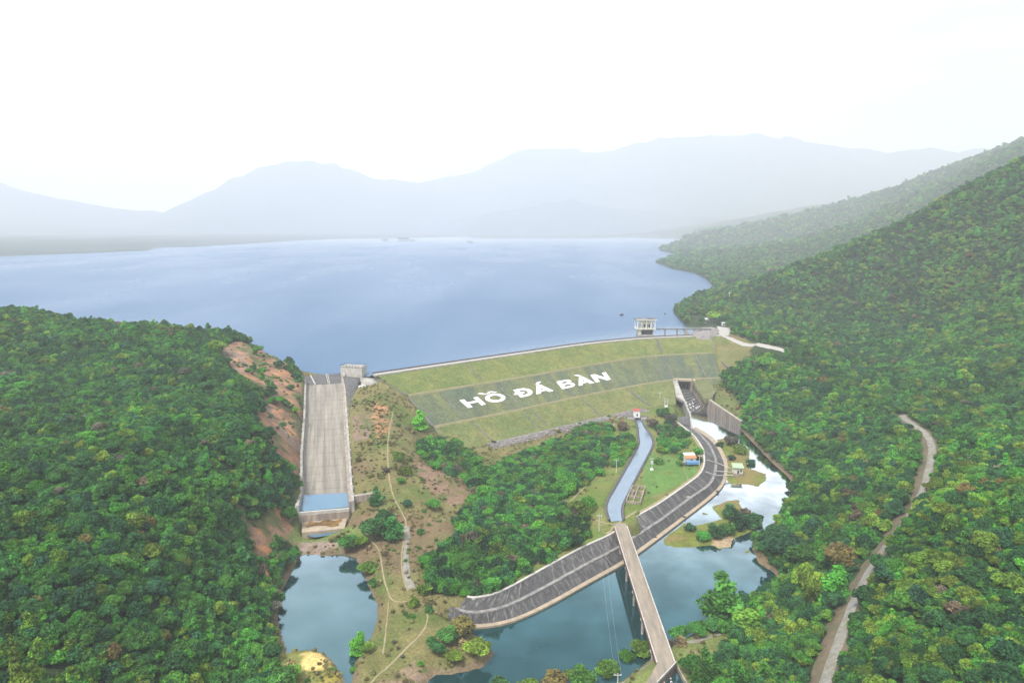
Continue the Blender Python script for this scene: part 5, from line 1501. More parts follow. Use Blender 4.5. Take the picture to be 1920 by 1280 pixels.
# ------------------------------------------------------------------ vegetation: crowns made of leaf clumps round a few inner masses
_ico = None
def ico():
    global _ico
    if _ico is None:
        bm = bmesh.new(); bmesh.ops.create_icosphere(bm, subdivisions=1, radius=1)
        _ico = (np.array([v.co[:] for v in bm.verts]), [tuple(v.index for v in f.verts) for f in bm.faces])
        bm.free()
    return _ico
def crown_arrays(lobes, n, size, rng, flat=0.6, droop=0.0, low=-0.45):
    lobes = np.array(lobes, float)
    V, Fc, T = [], [], []
    iv, ifc = ico()
    for cx, cy, cz_, r, rz in lobes:
        b = len(V)
        q = iv * np.array([r, r, rz]) * (0.72 + 0.12 * rng.random((len(iv), 1))) + [cx, cy, cz_]
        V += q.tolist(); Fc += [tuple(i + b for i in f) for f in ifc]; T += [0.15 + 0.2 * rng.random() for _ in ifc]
    wts = lobes[:, 3] ** 2; wts /= wts.sum()
    got = 0
    ltone = 0.5 + 0.22 * rng.normal(size=len(lobes))
    while got < n:
        k = rng.choice(len(lobes), p=wts)
        c, r, rz = lobes[k, :3], lobes[k, 3], lobes[k, 4]
        d = rng.normal(size=3); d /= np.linalg.norm(d)
        if d[2] < low: continue
        rad = 0.82 + 0.28 * rng.random() ** 1.5
        p = c + d * np.array([r, r, rz]) * rad
        bad = False
        for j, (ax, ay, az, ar, arz) in enumerate(lobes):
            if j != k and ((p[0] - ax) / ar) ** 2 + ((p[1] - ay) / ar) ** 2 + ((p[2] - az) / arz) ** 2 < 0.72: bad = True; break
        if bad: continue
        nrm = d * 0.7 + rng.normal(size=3) * 0.55 + [0, 0, flat]; nrm /= np.linalg.norm(nrm)
        t = rng.normal(size=3); t -= nrm * t.dot(nrm); t /= np.linalg.norm(t)
        if droop: t = t * (1 - droop) + np.array([0, 0, -1]) * droop; t /= np.linalg.norm(t)
        bvec = np.cross(nrm, t)
        s = size * rng.uniform(0.6, 1.35)
        b = len(V)
        V += [p + t * s, p + bvec * s * rng.uniform(.45, .75) + nrm * s * .15, p - t * s * rng.uniform(.6, 1) - nrm * s * .2, p - bvec * s * rng.uniform(.45, .75) + nrm * s * .15]
        Fc += [(b, b + 1, b + 2), (b, b + 2, b + 3)]
        tone = np.clip(ltone[k] + 0.2 * rng.normal(), 0, 1)
        T += [tone, tone]
        got += 1
    return [tuple(v) for v in V], Fc, T
def trunk_arrays(h, r, rng, limbs=4, reach=1.6):
    mb = MB()
    mb.tube([(0, 0, -1.2), (0.05, 0.03, h * .3), (rng.normal() * .12, rng.normal() * .12, h * .62), (rng.normal() * .2, rng.normal() * .2, h * .85)], r, 6, r * .35)
    for k in range(limbs):
        a = k * 2 * math.pi / limbs + rng.uniform(-.4, .4)
        z0 = h * rng.uniform(.3, .5)
        mb.tube([(0, 0, z0), (math.cos(a) * reach * .5, math.sin(a) * reach * .5, z0 + h * .14), (math.cos(a) * reach, math.sin(a) * reach, z0 + h * .3)], r * .45, 5, r * .12)
    return mb.v, mb.f
def lobes_for(shape, rng):
    L = []
    if shape == 'round':
        L.append((0, 0, 4.6, 2.3, 2.0))
        for k in range(6):
            a = k * math.pi / 3 + rng.uniform(-.4, .4); d = rng.uniform(1.3, 2.1)
            r = rng.uniform(1.1, 1.75)
            L.append((math.cos(a) * d, math.sin(a) * d, rng.uniform(3.3, 5.3), r, r * rng.uniform(.7, .95)))
        L.append((rng.normal() * .6, rng.normal() * .6, 6.0, 1.35, 1.15))
    elif shape == 'spread':
        for k in range(8):
            a = k * math.pi / 4 + rng.uniform(-.4, .4); d = rng.uniform(1.2, 2.7)
            r = rng.uniform(.95, 1.6)
            L.append((math.cos(a) * d, math.sin(a) * d, rng.uniform(3.6, 5.2), r, r * rng.uniform(.5, .75)))
        L.append((0, 0, 4.9, 1.9, 1.2))
    elif shape == 'tall':
        for k in range(6):
            z = 2.4 + k * 1.05
            r = 1.75 * (1 - (k / 6.5) ** 1.6) + .35
            L.append((rng.normal() * .4, rng.normal() * .4, z, r, 1.0))
        L.append((rng.normal() * .8, rng.normal() * .8, 4, 1.2, 1))
    elif shape == 'bush':
        L.append((0, 0, 1.2, 1.7, 1.4))
        for k in range(5):
            a = k * 2 * math.pi / 5 + rng.uniform(-.4, .4); d = rng.uniform(.8, 1.5); r = rng.uniform(.75, 1.2)
            L.append((math.cos(a) * d, math.sin(a) * d, rng.uniform(.7, 1.9), r, r * rng.uniform(.7, 1)))
    elif shape == 'plume':
        for k in range(9):
            a = k * 2 * math.pi / 9 + rng.uniform(-.3, .3); d = rng.uniform(.4, 2.4); z = 7.2 - d * 1.1 + rng.uniform(-.7, .5)
            L.append((math.cos(a) * d, math.sin(a) * d, z, rng.uniform(.8, 1.2), rng.uniform(1.1, 1.7)))
        L.append((0, 0, 4.5, 1.6, 3.0))
    return L
SHAPES = {}
variants = []
vcol = bpy.data.collections.new('tree_kinds')
def add_variant(shape, matname, seed, n=780, size=0.37, **kw):
    rng = np.random.default_rng(seed)
    V, Fc, T = crown_arrays(lobes_for(shape, rng), n, size, rng, **kw)
    cme = mesh('crown', V, Fc)
    set_tone(cme, 'leaf_tone', T)
    cme.materials.append(M[matname])
    h = 5.5 if shape in ('round', 'spread') else 7.0 if shape in ('tall', 'plume') else 1.6
    tv, tf = trunk_arrays(h, .22 if shape != 'bush' else .1, rng, 4 if shape != 'bush' else 3, 1.5 if shape != 'bush' else .8)
    tme = mesh('trunk', tv, tf)
    tme.materials.append(M['bark'])
    b = len(V)
    jm = mesh('tree_kind', V + list(tv), Fc + [tuple(i + b for i in f) for f in tf])
    set_tone(jm, 'leaf_tone', list(T) + [0.5] * len(tf))
    jm.materials.append(M[matname]); jm.materials.append(M['bark'])
    jm.polygons.foreach_set('material_index', [0] * len(Fc) + [1] * len(tf))
    o = bpy.data.objects.new('kind_%03d' % len(variants), jm)
    vcol.objects.link(o)
    variants.append(dict(shape=shape, mat=matname, crown=cme, trunk=tme))
    return len(variants) - 1
VI = {}
def av(key, *a, **k): VI.setdefault(key, []).append(add_variant(*a, **k))
for s in range(3): av('dark', ('round', 'spread', 'round')[s], 'leaf_dark', 100 + s)
for s in range(4): av('mid', ('round', 'spread', 'round', 'tall')[s], 'leaf_mid', 110 + s)
for s in range(2): av('yellow', ('round', 'spread')[s], 'leaf_yellow', 120 + s)
for s in range(3): av('bright', ('round', 'spread', 'tall')[s], 'leaf_bright', 130 + s)
av('dry', 'spread', 'leaf_dry', 140, n=330, size=.36)
av('rust', 'round', 'leaf_rust', 141)
for s in range(2): av('column', 'tall', 'leaf_yellow', 150 + s, n=560, size=.4)
for s in range(3): av('bush_bright', 'bush', 'leaf_bright', 160 + s, n=300, size=.32)
for s in range(2): av('bush_dark', 'bush', 'leaf_dark', 170 + s, n=300, size=.32)
for s in range(2): av('bush_mid', 'bush', 'leaf_mid', 180 + s, n=300, size=.32)
av('bush_yellow', 'bush', 'leaf_yellow', 190, n=300, size=.32)
av('bush_dry', 'bush', 'leaf_dry', 191, n=220, size=.3)
av('plume', 'plume', 'leaf_yellow', 195, n=900, size=.5, droop=.6)
av('lime', 'round', 'leaf_lime', 196)
for s in range(2): av('tussock', 'bush', 'leaf_straw', 198 + s, n=200, size=.34)
av('bush_rust', 'bush', 'leaf_rust', 197, n=300, size=.32)

def scatter_object(name, pts, scale, rot, idx, kind='stuff', sz=None):
    me = bpy.data.meshes.new(name)
    me.vertices.add(len(pts)); me.vertices.foreach_set('co', np.asarray(pts, np.float32).ravel())
    for an, ty, val in (('tree_scale', 'FLOAT', scale), ('tree_turn', 'FLOAT', rot), ('tree_kind', 'INT', idx)):
        a = me.attributes.new(an, ty, 'POINT'); a.data.foreach_set('value', np.asarray(val, np.float32 if ty == 'FLOAT' else np.int32))
    o = link(name, me)
    o['kind'] = kind
    ng = bpy.data.node_groups.new(name + '_scatter', 'GeometryNodeTree')
    ng.interface.new_socket('Geometry', in_out='INPUT', socket_type='NodeSocketGeometry')
    ng.interface.new_socket('Geometry', in_out='OUTPUT', socket_type='NodeSocketGeometry')
    N, L = ng.nodes, ng.links
    gi, go = N.new('NodeGroupInput'), N.new('NodeGroupOutput')
    ci = N.new('GeometryNodeCollectionInfo')
    ci.inputs['Collection'].default_value = vcol
    ci.inputs['Separate Children'].default_value = True
    ci.inputs['Reset Children'].default_value = True
    ip = N.new('GeometryNodeInstanceOnPoints')
    ip.inputs['Pick Instance'].default_value = True
    def attr(nm, ty):
        a = N.new('GeometryNodeInputNamedAttribute'); a.data_type = ty
        a.inputs['Name'].default_value = nm
        return a.outputs['Attribute']
    cb = N.new('ShaderNodeCombineXYZ')
    L.new(attr('tree_turn', 'FLOAT'), cb.inputs['Z'])
    L.new(gi.outputs[0], ip.inputs['Points'])
    L.new(ci.outputs[0], ip.inputs['Instance'])
    L.new(attr('tree_kind', 'INT'), ip.inputs['Instance Index'])
    L.new(cb.outputs[0], ip.inputs['Rotation'])
    L.new(attr('tree_scale', 'FLOAT'), ip.inputs['Scale'])
    L.new(ip.outputs[0], go.inputs[0])
    md = o.modifiers.new('scatter', 'NODES')
    md.node_group = ng
    return o

# --- where forest stands
def jitter(x0, x1, y0, y1, sp):
    X, Y = np.meshgrid(np.arange(x0, x1, sp), np.arange(y0, y1, sp))
    X = X.ravel() + RNG.uniform(-.5, .5, X.size) * sp * .9
    Y = Y.ravel() + RNG.uniform(-.5, .5, Y.size) * sp * .9
    return X, Y
def in_view(px, py, d, m=380): return (px > -m) & (px < 1920 + m) & (py < 1280 + m * 1.6) & (py > 150) & (d > 50)
FX, FY, FS = [], [], []
for x0, x1, y0, y1, sp, sc in ((-420, 640, 110, 660, 3.05, 0.86), (60, 1150, 660, 1250, 4.3, .92), (-640, 60, 560, 700, 4.6, .92), (250, 2300, 1250, 2300, 9.0, 1.4), (350, 3000, 2300, 3600, 14.0, 2.0), (400, 3800, 3600, 5400, 26, 3.2)):
    X, Y = jitter(x0, x1, y0, y1, sp)
    if y0 == 110:
        k = ~((np.abs(X) > 1.05 * Y + 60)); X, Y = X[k], Y[k]
    FX.append(X); FY.append(Y); FS.append(np.full(len(X), sc))
FX, FY, FS = map(np.concatenate, (FX, FY, FS))
FZ0 = base_z(FX, FY)
px, py, d = proj(np.stack([FX, FY, FZ0], 1))
k = in_view(px, py, d)
FX, FY, FS = FX[k], FY[k], FS[k]
FZ = ground_z(FX, FY)
px, py, d = proj(np.stack([FX, FY, FZ], 1))
keep = in_view(px, py, d)
near = FY < 900
jw = 5 * fbm(FX / 6, FY / 6, 2)
keep &= ~(inpoly(px + jw, py + jw, central) & near & (FX > -175))
hx2, hy2, _ = proj(np.stack([FX, FY, FZ + 3.6], 1))
for p in rock_polys: keep &= ~((inpoly(px, py, p) | inpoly(hx2, hy2, p)) & near & (RNG.random(len(px)) < .985))
keep &= ~(inpoly(px, py, sand_poly) | inpoly(px, py, [(528, 1212), (640, 1212), (665, 1300), (545, 1300)]))
keep &= ~(inpoly(px, py, [(1340, 655), (1412, 640), (1490, 652), (1490, 668), (1415, 672), (1372, 695)]) & near)
keep &= ~(inpoly(px, py, [(1290, 640), (1290, 592), (1305, 585), (1345, 592), (1362, 600), (1372, 632)]) & near)
rdist = segdist(FX, FY, offs(road_w, 1.3)); keep &= ~((rdist < 5.6) & near)
r2 = segdist(FX, FY, rd2); keep &= ~((r2 < 6.5) & near)
dri = np.full(len(FX), 99.0); m = (FX > -80) & (FX < 250) & (FY < 660) & (FY > 150)
dri[m] = sdf(FX[m], FY[m], river_poly); keep &= dri > 1.2
dpo = np.full(len(FX), 99.0); m = (FX < -40) & (FY < 420); dpo[m] = sdf(FX[m], FY[m], pond_poly); keep &= dpo > 1.0
dl = np.full(len(FX), 99.0); m = FY > 520; dl[m] = sdf(FX[m], FY[m], lake_poly); keep &= dl > 2.5
keep &= ~(inpoly(px, py, [(1255, 1185), (1365, 1180), (1375, 1222), (1330, 1248), (1300, 1262), (1310, 1320), (1140, 1320), (1180, 1250), (1225, 1220)]) & near)
dsp = np.full(len(FX), 99.0); m = (FX < -60) & (FY < 640) & (FY > 300); dsp[m] = sdf(FX[m], FY[m], chute_poly); keep &= dsp > 4
FX, FY, FZ, FS, px, py, d = (a[keep] for a in (FX, FY, FZ, FS, px, py, d))
n = len(FX)
r = RNG.random(n)
patch = fbm(FX / 45, FY / 45, 3); patch2 = fbm(FX / 25 + 60, FY / 25, 3)
pick = lambda key, size: np.array(VI[key])[RNG.integers(0, len(VI[key]), size)]
pd = np.clip(0.36 - 0.45 * patch, .08, .75); pb = np.clip(0.12 + 0.3 * patch2, .02, .4)
pyw = np.where(FX > 0, 0.14, 0.07) + np.clip(patch, 0, 1) * .25
pyw = np.where((px > 1600) & (py > 850), pyw + .22, pyw)
kind = np.select([r < pd, r < pd + pb, r < pd + pb + pyw, r < pd + pb + pyw + .018, r < pd + pb + pyw + .026], ['dark', 'bright', 'yellow', 'dry', 'rust'], 'mid')
colz = inpoly(px, py, [(-200, 1150), (60, 1165), (150, 1210), (300, 1260), (280, 1500), (-200, 1500)]) & (r < .75)
kind = np.where(colz, 'column', kind)
idx = np.zeros(n, int)
for key in set(kind.tolist()):
    m = kind == key
    idx[m] = pick(key, m.sum())
sc = FS * np.clip(.78 * np.exp(RNG.normal(0, .36, n)), .35, 1.75)
sc *= np.where(FX < 0, .9, 1.0) * np.where(colz, .78, 1.0) * (1 + .25 * np.clip(patch, -1, 1))
bank = (dri[keep] < 9) & (FY < 660)
sc = np.where(bank, sc * .85, sc)
FZ -= sc * np.where(FY < 900, .9, .3)
turn = RNG.uniform(0, 6.28, n)
# the 290 that show largest are trees of their own, the rest one wood
app = sc / d
front = (px > 12) & (px < 1908) & (py - 4.5 * sc * F / d > 420) & (py - 3.5 * sc * F / d < 1262)
order = np.argsort(-np.where(front, app, 0))
solo = order[:270]
rest = np.ones(n, bool); rest[solo] = False
un = (FY < 700) & (RNG.random(n) < .75)
ux, uy = FX[un] + RNG.normal(0, 1.9, un.sum()), FY[un] + RNG.normal(0, 1.9, un.sum())
uz = ground_z(ux, uy)
ku = (uz > 1.0) & (segdist(ux, uy, offs(road_w, 1.3)) > 5.0) & ~((uz > 2.5) & (uz < 3.3))
ui = np.where(RNG.random(un.sum()) < .5, VI['bush_mid'][0], np.where(RNG.random(un.sum()) < .6, VI['bush_bright'][0], VI['bush_dark'][1]))
ux, uy, uz, ui = ux[ku], uy[ku], uz[ku], ui[ku]
scatter_object('forest', np.vstack([np.stack([FX, FY, FZ], 1)[rest], np.stack([ux, uy, uz + .3], 1)]), np.r_[sc[rest], RNG.uniform(.8, 1.5, len(ux))], np.r_[turn[rest], RNG.uniform(0, 6.28, len(ux))], np.r_[idx[rest], ui])
LOOK = {'leaf_dark': 'dark green', 'leaf_mid': 'mid green', 'leaf_yellow': 'yellowish green', 'leaf_bright': 'bright green', 'leaf_dry': 'greyish half bare', 'leaf_rust': 'rusty brown', 'leaf_lime': 'lime green'}
FORM = {'round': 'rounded', 'spread': 'spreading', 'tall': 'tall narrow', 'bush': 'low bushy', 'plume': 'drooping feathery'}
def plant(name, p, s, a, vi, label, cat, group, sz=1.0):
    v = variants[vi]
    t = thing(name, p, label, cat, group, a)
    t.scale = (s, s, s * sz)
    for nm, me in (('trunk', v['trunk']), ('crown', v['crown'])):
        o = bpy.data.objects.new(nm, me); COL.objects.link(o); o.parent = t
    return t
for i in solo:
    v = variants[idx[i]]
    side = 'left hillside' if FX[i] < 0 else 'right hillside'
    plant('forest_tree', (FX[i], FY[i], FZ[i]), sc[i], turn[i], idx[i], '%s %s tree crowded among others in the forest on the near %s' % (LOOK[v['mat']], FORM[v['shape']], side), 'tree', '%s %s trees in the near forest on the %s' % (LOOK[v['mat']], FORM[v['shape']], side))

# --- bushes of the thicket below the dam
thick = [[(775, 838), (800, 822), (835, 818), (862, 826), (900, 858), (905, 885), (930, 872), (975, 850), (1040, 826), (1095, 800), (1125, 795), (1146, 800), (1148, 825), (1138, 850), (1128, 885), (1100, 905), (1060, 930), (1040, 945), (1075, 950), (1108, 935), (1112, 975), (1104, 1005), (1060, 1030), (1000, 1066), (950, 1094), (905, 1114), (855, 1112), (812, 1105), (790, 1080), (800, 1045), (850, 1005), (862, 960), (888, 925), (880, 905), (850, 890), (805, 870)],
    [(1150, 820), (1185, 812), (1187, 835), (1172, 868), (1147, 872), (1143, 850)],
    [(1232, 800), (1255, 795), (1288, 812), (1292, 830), (1262, 848), (1238, 846)]]
X, Y = jitter(-60, 150, 250, 560, 3.3)
Z = ground_z(X, Y)
qx, qy, qd = proj(np.stack([X, Y, Z + 1.2], 1))
ks = np.zeros(len(X), bool)
for p in thick: ks |= inpoly(qx, qy, p)
ks &= sdf(X, Y, canal_poly) > 3.5
ks &= segdist(X, Y, R_top) > 3.0
ks &= ~inpoly(qx, qy, [(880, 862), (960, 842), (1060, 812), (1095, 795), (1060, 800), (890, 835)])
X, Y, Z, qx, qy, qd = (a[ks] for a in (X, Y, Z, qx, qy, qd))
r = RNG.random(len(X)); pt2 = fbm(X / 16, Y / 16, 3)
bk = np.select([r < .18 - .3 * pt2, r < .30 - .3 * pt2, r < .38, r < .44, r < .6], ['bush_dark', 'bush_dark', 'bush_yellow', 'bush_dry', 'bush_mid'], 'bush_bright')
bs = np.clip(RNG.normal(1.35, .28, len(X)), .7, 2.1)
bi = np.array([VI[k_][RNG.integers(0, len(VI[k_]))] for k_ in bk])
ba = RNG.uniform(0, 6.28, len(X))
o_ = np.argsort(-bs / qd)
lead, rest_ = o_[:225], o_[225:]
for i in lead:
    v = variants[bi[i]]
    plant('thicket_bush', (X[i], Y[i], Z[i] - .2), bs[i], ba[i], bi[i], '%s bush packed into the thicket between the dam toe and the bank lining' % LOOK[v['mat']], 'bush', '%s bushes of the thicket below the dam' % LOOK[v['mat']], RNG.uniform(1.0, 1.5))
if len(rest_):
    scatter_object('thicket', np.stack([X, Y, Z - .2], 1)[rest_], bs[rest_], ba[rest_], bi[rest_])

# --- single trees and bushes one can point to: pixel of the foot, width in pixels, kind, label
solos = [
    (788, 806, 26, 'bright', 'small green tree alone on the dry slope beside the left edge of the dam'),
    (703, 1008, 46, 'mid', 'large dense tree right of the foot of the spillway'),
    (722, 985, 34, 'dark', 'dark tree just behind the large dense tree near the spillway foot'),
    (705, 945, 22, 'mid', 'narrow tree at the end of the spillway wing wall'),
    (738, 1012, 34, 'bright', 'lighter green tree on the trail side of the large dense tree'),
    (655, 1030, 34, 'mid', 'green tree between the spillway platform and the pond'),
    (676, 1026, 26, 'yellow', 'yellowish tree beside the pond inlet below the spillway'),
    (690, 1075, 34, 'yellow', 'pale green tree leaning over the upper right pond bank'),
    (700, 1100, 18, 'mid', 'small tree on the right pond bank below the pale leaning tree'),
    (672, 1226, 30, 'bright', 'bright tree standing at the lower right corner of the pond'),
    (690, 1222, 22, 'yellow', 'low yellowish tree right of the bright tree at the pond corner'),
    (764, 950, 17, 'dark', 'small dark round tree right of the trail on the mound'),
    (812, 955, 30, 'mid', 'green tree at the foot of the brown gully'),
    (748, 862, 24, 'bush_yellow', 'pale bush on the mound right of the trail'),
    (762, 890, 26, 'bush_yellow', 'second pale bush lower on the mound right of the trail'),
    (752, 905, 18, 'bush_bright', 'bright bush at the trail bend on the mound'),
    (788, 1000, 16, 'bush_mid', 'small bush on bare ground left of the thicket'),
    (795, 1112, 30, 'bush_yellow', 'yellowish bush where the trails meet below the thicket'),
    (776, 1136, 24, 'bush_yellow', 'round yellowish bush standing in the trail fork'),
    (804, 1146, 18, 'bush_mid', 'mid green bush left of the pointed lining end'),
    (838, 1205, 36, 'mid', 'broad tree at the water left of the near river pool'),
    (868, 1190, 42, 'rust', 'olive brown tree just below the pointed end of the bank lining'),
    (895, 1228, 46, 'yellow', 'wide pale green tree overhanging the river pool'),
    (822, 1225, 30, 'dark', 'dark tree on the bank left of the overhanging pale tree'),
    (850, 1240, 32, 'yellow', 'olive tree in front of the overhanging pale tree'),
    (808, 1205, 20, 'bush_mid', 'low bush on the slope left of the olive brown tree'),
    (788, 1246, 13, 'bush_bright', 'tiny bright bush beside the trail at the bottom'),
    (662, 1258, 14, 'bush_bright', 'small bright bush on the pond outlet bank'),
    (545, 888, 24, 'bright', 'bright tree against the spillway left wall on the rock cut'),
    (541, 975, 30, 'bright', 'bright tree left of the stilling pool'),
    (530, 955, 26, 'dark', 'dark tree beside the bright tree left of the stilling pool'),
    (519, 760, 26, 'bright', 'bright green bush like tree on the upper rock cut'),
    (506, 742, 22, 'mid', 'green tree left of the bright one on the upper rock cut'),
    (524, 690, 18, 'dark', 'small dark tree on the rim of the rock cut against the lake'),
    (408, 662, 30, 'lime', 'lime green tree on top of the left hill'),
    (490, 700, 20, 'bush_bright', 'bright bush on the bare top of the rock cut'),
    (545, 730, 16, 'bush_mid', 'bush halfway down the rock cut edge'),
    (530, 800, 15, 'bush_bright', 'small bush on the orange rock face'),
    (540, 1060, 30, 'dark', 'dark tree at the upper left corner of the pond'),
    (552, 1048, 22, 'bright', 'bright small tree at the upper left corner of the pond'),
    (545, 1275, 40, 'yellow', 'yellow green tree at the bottom beside the sandy knoll'),
    (1294, 994, 21, 'bush_dark', 'round bush alone on the left part of the grassy river islet'),
    (1318, 1012, 26, 'bush_bright', 'bright bush at the left end of the islet bush row'),
    (1342, 1006, 34, 'bush_dark', 'dark bush second from the left in the islet bush row'),
    (1362, 1000, 34, 'bush_mid', 'mid green bush in the centre of the islet bush row'),
    (1384, 990, 34, 'bush_dark', 'dark bush near the right of the islet bush row'),
    (1408, 988, 36, 'bush_mid', 'wide bush at the right end of the islet bush row'),
    (1371, 970, 34, 'bush_dark', 'dark bush behind the islet bush row'),
    (1396, 968, 26, 'bush_dry', 'greyish bush at the back of the islet bush row'),
    (1420, 978, 24, 'bush_dark', 'small dark bush beside the narrow channel of the islet'),
    (1372, 862, 16, 'bush_dark', 'dark round bush on the islet just behind the pump house'),
    (1349, 838, 16, 'bush_dark', 'dark bush at the top left of the upper islet'),
    (1372, 834, 28, 'bush_dry', 'wide greyish shrub on the upper islet'),
    (1388, 850, 26, 'bush_yellow', 'olive shrub on the right of the upper islet'),
    (1364, 825, 15, 'bush_dry', 'dry shrub at the back of the upper islet'),
    (1408, 872, 18, 'bush_dark', 'small dark bush at the water right of the pump house'),
    (1278, 860, 20, 'bush_bright', 'bright bush left of the orange roofed hut'),
    (1306, 866, 22, 'bush_dark', 'dark bush in front of the orange roofed hut'),
    (1310, 850, 20, 'bush_bright', 'bright bush right behind the orange roofed hut'),
    (1274, 872, 14, 'bush_mid', 'low bush left of the blue sheet'),
    (1234, 869, 20, 'bush_mid', 'low bush beside the transformer pole'),
    (1224, 800, 26, 'bush_dry', 'grey bare shrub right of the gatehouse'),
    (1242, 780, 26, 'bush_mid', 'green shrub right of the gatehouse near the sluice'),
    (1258, 790, 26, 'bush_dry', 'grey bare shrub above the round clump of bushes'),
    (1168, 806, 26, 'bush_dry', 'grey shrub left of the canal head'),
    (1142, 783, 9, 'bush_dark', 'tiny dark bush at the right end of the stone toe'),
    (1150, 1010, 12, 'bush_dry', 'dry shrub by the bridge head'),
    (1339, 605, 26, 'lime', 'lime green round tree in front of the white house by the dam'),
    (1315, 609, 16, 'dark', 'dark small tree left of the lime green tree by the dam'),
    (1352, 608, 18, 'dark', 'dark tree just right of the lime green tree by the dam'),
    (1575, 1068, 60, 'rust', 'rusty brown tree on the slope left of the gravel road'),
    (1618, 975, 42, 'dry', 'grey half bare tree on the verge of the gravel road'),
    (1528, 1140, 64, 'plume', 'tall drooping bamboo left of the gravel road'),
    (1508, 1110, 50, 'plume', 'drooping bamboo behind the tall bamboo left of the road'),
    (1560, 1130, 50, 'bright', 'bright tree between the bamboo and the gravel road'),
    (1350, 1160, 62, 'mid', 'broad tree leaning over the river from the near right bank'),
    (1385, 1150, 44, 'dark', 'dark tree behind the one leaning over the river'),
    (1400, 1185, 56, 'yellow', 'feathery yellow green tree on the near right bank'),
    (1275, 1200, 40, 'bright', 'bright bushy tree right of the bridge near end'),
    (1305, 1190, 34, 'mid', 'mid green tree second from the bridge on the near bank'),
    (1335, 1180, 34, 'mid', 'mid green tree third from the bridge on the near bank'),
    (1205, 1230, 44, 'yellow', 'yellowish bushy tree left of the bridge near end'),
    (1175, 1244, 30, 'bright', 'small bright tree left of the yellowish tree by the bridge'),
    (1140, 1268, 44, 'yellow', 'yellowish tree on the near bank at the bottom, closest to the bridge of its row'),
    (1090, 1290, 46, 'mid', 'mid green tree on the near bank at the bottom of the photo'),
    (1040, 1296, 48, 'rust', 'rust tinged tree on the near bank at the bottom of the photo'),
    (990, 1304, 46, 'yellow', 'yellowish tree at the bottom edge, middle of the near bank row'),
    (940, 1310, 44, 'mid', 'mid green tree at the bottom edge left in the near bank row'),
    (1065, 1276, 30, 'yellow', 'smaller yellowish tree behind the near bank row'),
    (1470, 1045, 62, 'dark', 'big dark rounded tree overhanging the river on the right bank'),
    (1455, 1020, 44, 'dark', 'dark tree behind the big rounded tree on the right bank'),
    (1505, 1062, 50, 'mid', 'mid green tree right of the big rounded riverside tree'),
    (1484, 918, 20, 'dark', 'small dark tree reaching out over the upper pool'),
    (1438, 692, 34, 'mid', 'large bright tree in front of the crest road extension'),
    (1560, 470, 14, 'dark', 'lone tree standing up from the ridge line nearest the lake'),
    (1791, 345, 14, 'dark', 'lone tall tree on the skyline of the right ridge'),
    (1763, 360, 13, 'dark', 'second lone tree on the skyline left of the tall one'),
    (1903, 300, 13, 'dark', 'lone tree on the skyline at the far right edge'),
]
foot = G([(a, b) for a, b, *_ in solos])
WID = {'round': 5.6, 'spread': 6.2, 'tall': 4.2, 'bush': 4.2, 'plume': 5.4}
for (a, b, wpx, key, lab), p in zip(solos, foot):
    vi = VI[key][RNG.integers(0, len(VI[key]))]
    dd = proj(p[None])[2][0]
    s = wpx * dd / F / WID[variants[vi]['shape']]
    bush = variants[vi]['shape'] == 'bush'
    plant('bush' if bush else 'tree', (p[0], p[1], p[2] - (.15 if bush else .12 * s * 7)), s, RNG.uniform(0, 6.28), vi, lab, 'bush' if bush else 'tree', None, .8 if not bush and 'skyline' not in lab else 1.0)
# lone islets far out on the lake
for px_, py_, wpx, lab in ((722, 452, 14, 'left wooded rock islet far out on the lake'), (757, 452, 22, 'middle low wooded islet far out on the lake'), (773, 452.5, 10, 'small wooded rock right of the low islet'), (881, 455, 12, 'dome shaped wooded islet alone far out on the lake')):
    c = U(px_, py_, LAKE)
    dd = proj(np.array([c]))[2][0]
    Wd = wpx * dd / F
    t = thing('wooded_islet', c, lab, 'islet', 'wooded islets far out on the lake')
    v, f = [], []
    for i in range(4):
        for k in range(12):
            a = k * math.pi / 6
            rr = Wd / 2 * (1 - (i / 3.6) ** 2) * (1 + .15 * math.sin(3 * a + px_))
            v.append((math.cos(a) * rr, math.sin(a) * rr * .6, -2 + i * 3.0))
    for i in range(3):
        for k in range(12): f.append((i * 12 + k, i * 12 + (k + 1) % 12, i * 12 + 12 + (k + 1) % 12, i * 12 + 12 + k))
    f.append(tuple(36 + k for k in range(12)))
    o = link('rock', mesh('rock', v, f), M['verge']); o.parent = t
    for k in range(5):
        o = bpy.data.objects.new('crown', variants[VI['dark'][0]]['crown']); COL.objects.link(o); o.parent = t
        o.location = ((k / 4 - .5) * Wd * .75, 0, 1); q = Wd / 26 * RNG.uniform(.7, 1.2); o.scale = (q, q, q)

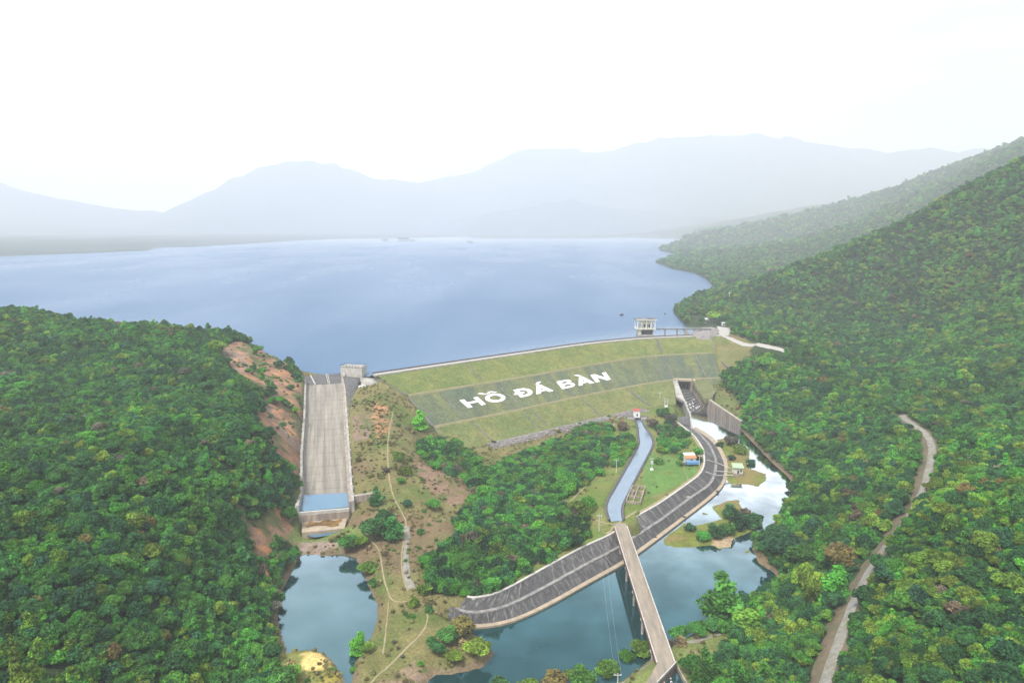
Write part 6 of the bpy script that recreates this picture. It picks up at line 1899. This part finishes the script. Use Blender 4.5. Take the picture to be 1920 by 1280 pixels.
# --- dry scrub and tussocks, too many to count
X, Y = jitter(-150, 240, 190, 640, 1.9)
Z = ground_z(X, Y)
qx, qy, qd = proj(np.stack([X, Y, Z], 1))
ks = inpoly(qx, qy, central) & ~inpoly(qx, qy, plateau)
ks |= inpoly(qx, qy, plateau) & (RNG.random(len(X)) < .12)
ks &= ~inpoly(X, Y, dam_poly) & (sdf(X, Y, river_poly) > .6) & (sdf(X, Y, pond_poly) > .6) & (sdf(X, Y, chute_poly) > 5) & (sdf(X, Y, canal_poly) > 2.5) & (sdf(X, Y, chan_poly) > 3)
ks &= ~inpoly(X, Y, [tuple(p[:2]) for p in offs(R_top, -2)] + [tuple(p[:2]) for p in R_lip[::-1]])
ks &= segdist(X, Y, [tuple(b0[:2]), tuple(b1[:2])]) > 5
ks &= ~inpoly(qx, qy, [(1170, 905), (1215, 905), (1205, 950), (1170, 950)]) & ~inpoly(qx, qy, [(1205, 1250), (1270, 1225), (1300, 1300), (1190, 1300)])
ks &= (RNG.random(len(X)) < np.clip(.3 + .7 * fbm(X / 10, Y / 10, 3), .05, .85))
pathpts = [rg(p) for p in ([(737, 772), (731, 800), (727, 860), (734, 920), (757, 965), (764, 985), (753, 1035), (757, 1090), (765, 1107)], [(693, 1010), (713, 1035), (720, 1085), (733, 1125), (765, 1126), (799, 1140), (803, 1156), (778, 1200), (732, 1245), (690, 1285)], [(728, 1128), (724, 1175), (718, 1225)])]
for p in pathpts: ks &= segdist(X, Y, p) > 1.3
X, Y, Z = X[ks], Y[ks], Z[ks]
r = RNG.random(len(X))
bk = np.select([r < .82, r < .88, r < .94], ['tussock', 'bush_dry', 'bush_rust'], 'bush_mid')
bi = np.array([VI[k_][RNG.integers(0, len(VI[k_]))] for k_ in bk])
scatter_object('scrub', np.stack([X, Y, Z - .25], 1), RNG.uniform(.14, .55, len(X)) * (1 + 1.2 * (RNG.random(len(X)) < .06)), RNG.uniform(0, 6.28, len(X)), bi)
# scrub on the rock cut
X, Y = jitter(-240, -110, 330, 600, 2.6)
Z = ground_z(X, Y)
qx, qy, qd = proj(np.stack([X, Y, Z], 1))
ks = np.zeros(len(X), bool)
for p in rock_polys: ks |= inpoly(qx, qy, p)
ks &= (sdf(X, Y, chute_poly) > 4) & (RNG.random(len(X)) < np.clip(.08 + .6 * fbm(X / 12, Y / 12, 3), .01, .6))
X, Y, Z = X[ks], Y[ks], Z[ks]
if len(X):
    bk = RNG.choice(['bush_dry', 'bush_mid', 'bush_bright', 'bush_yellow'], len(X))
    bi = np.array([VI[k_][0] for k_ in bk])
    scatter_object('cut_scrub', np.stack([X, Y, Z - .3], 1), RNG.uniform(.25, .75, len(X)), RNG.uniform(0, 6.28, len(X)), bi)
print('trees', n, 'thicket', len(lead), len(rest_), 'tris', sum(len(o.data.polygons) for o in SC.objects if o.type == 'MESH'))
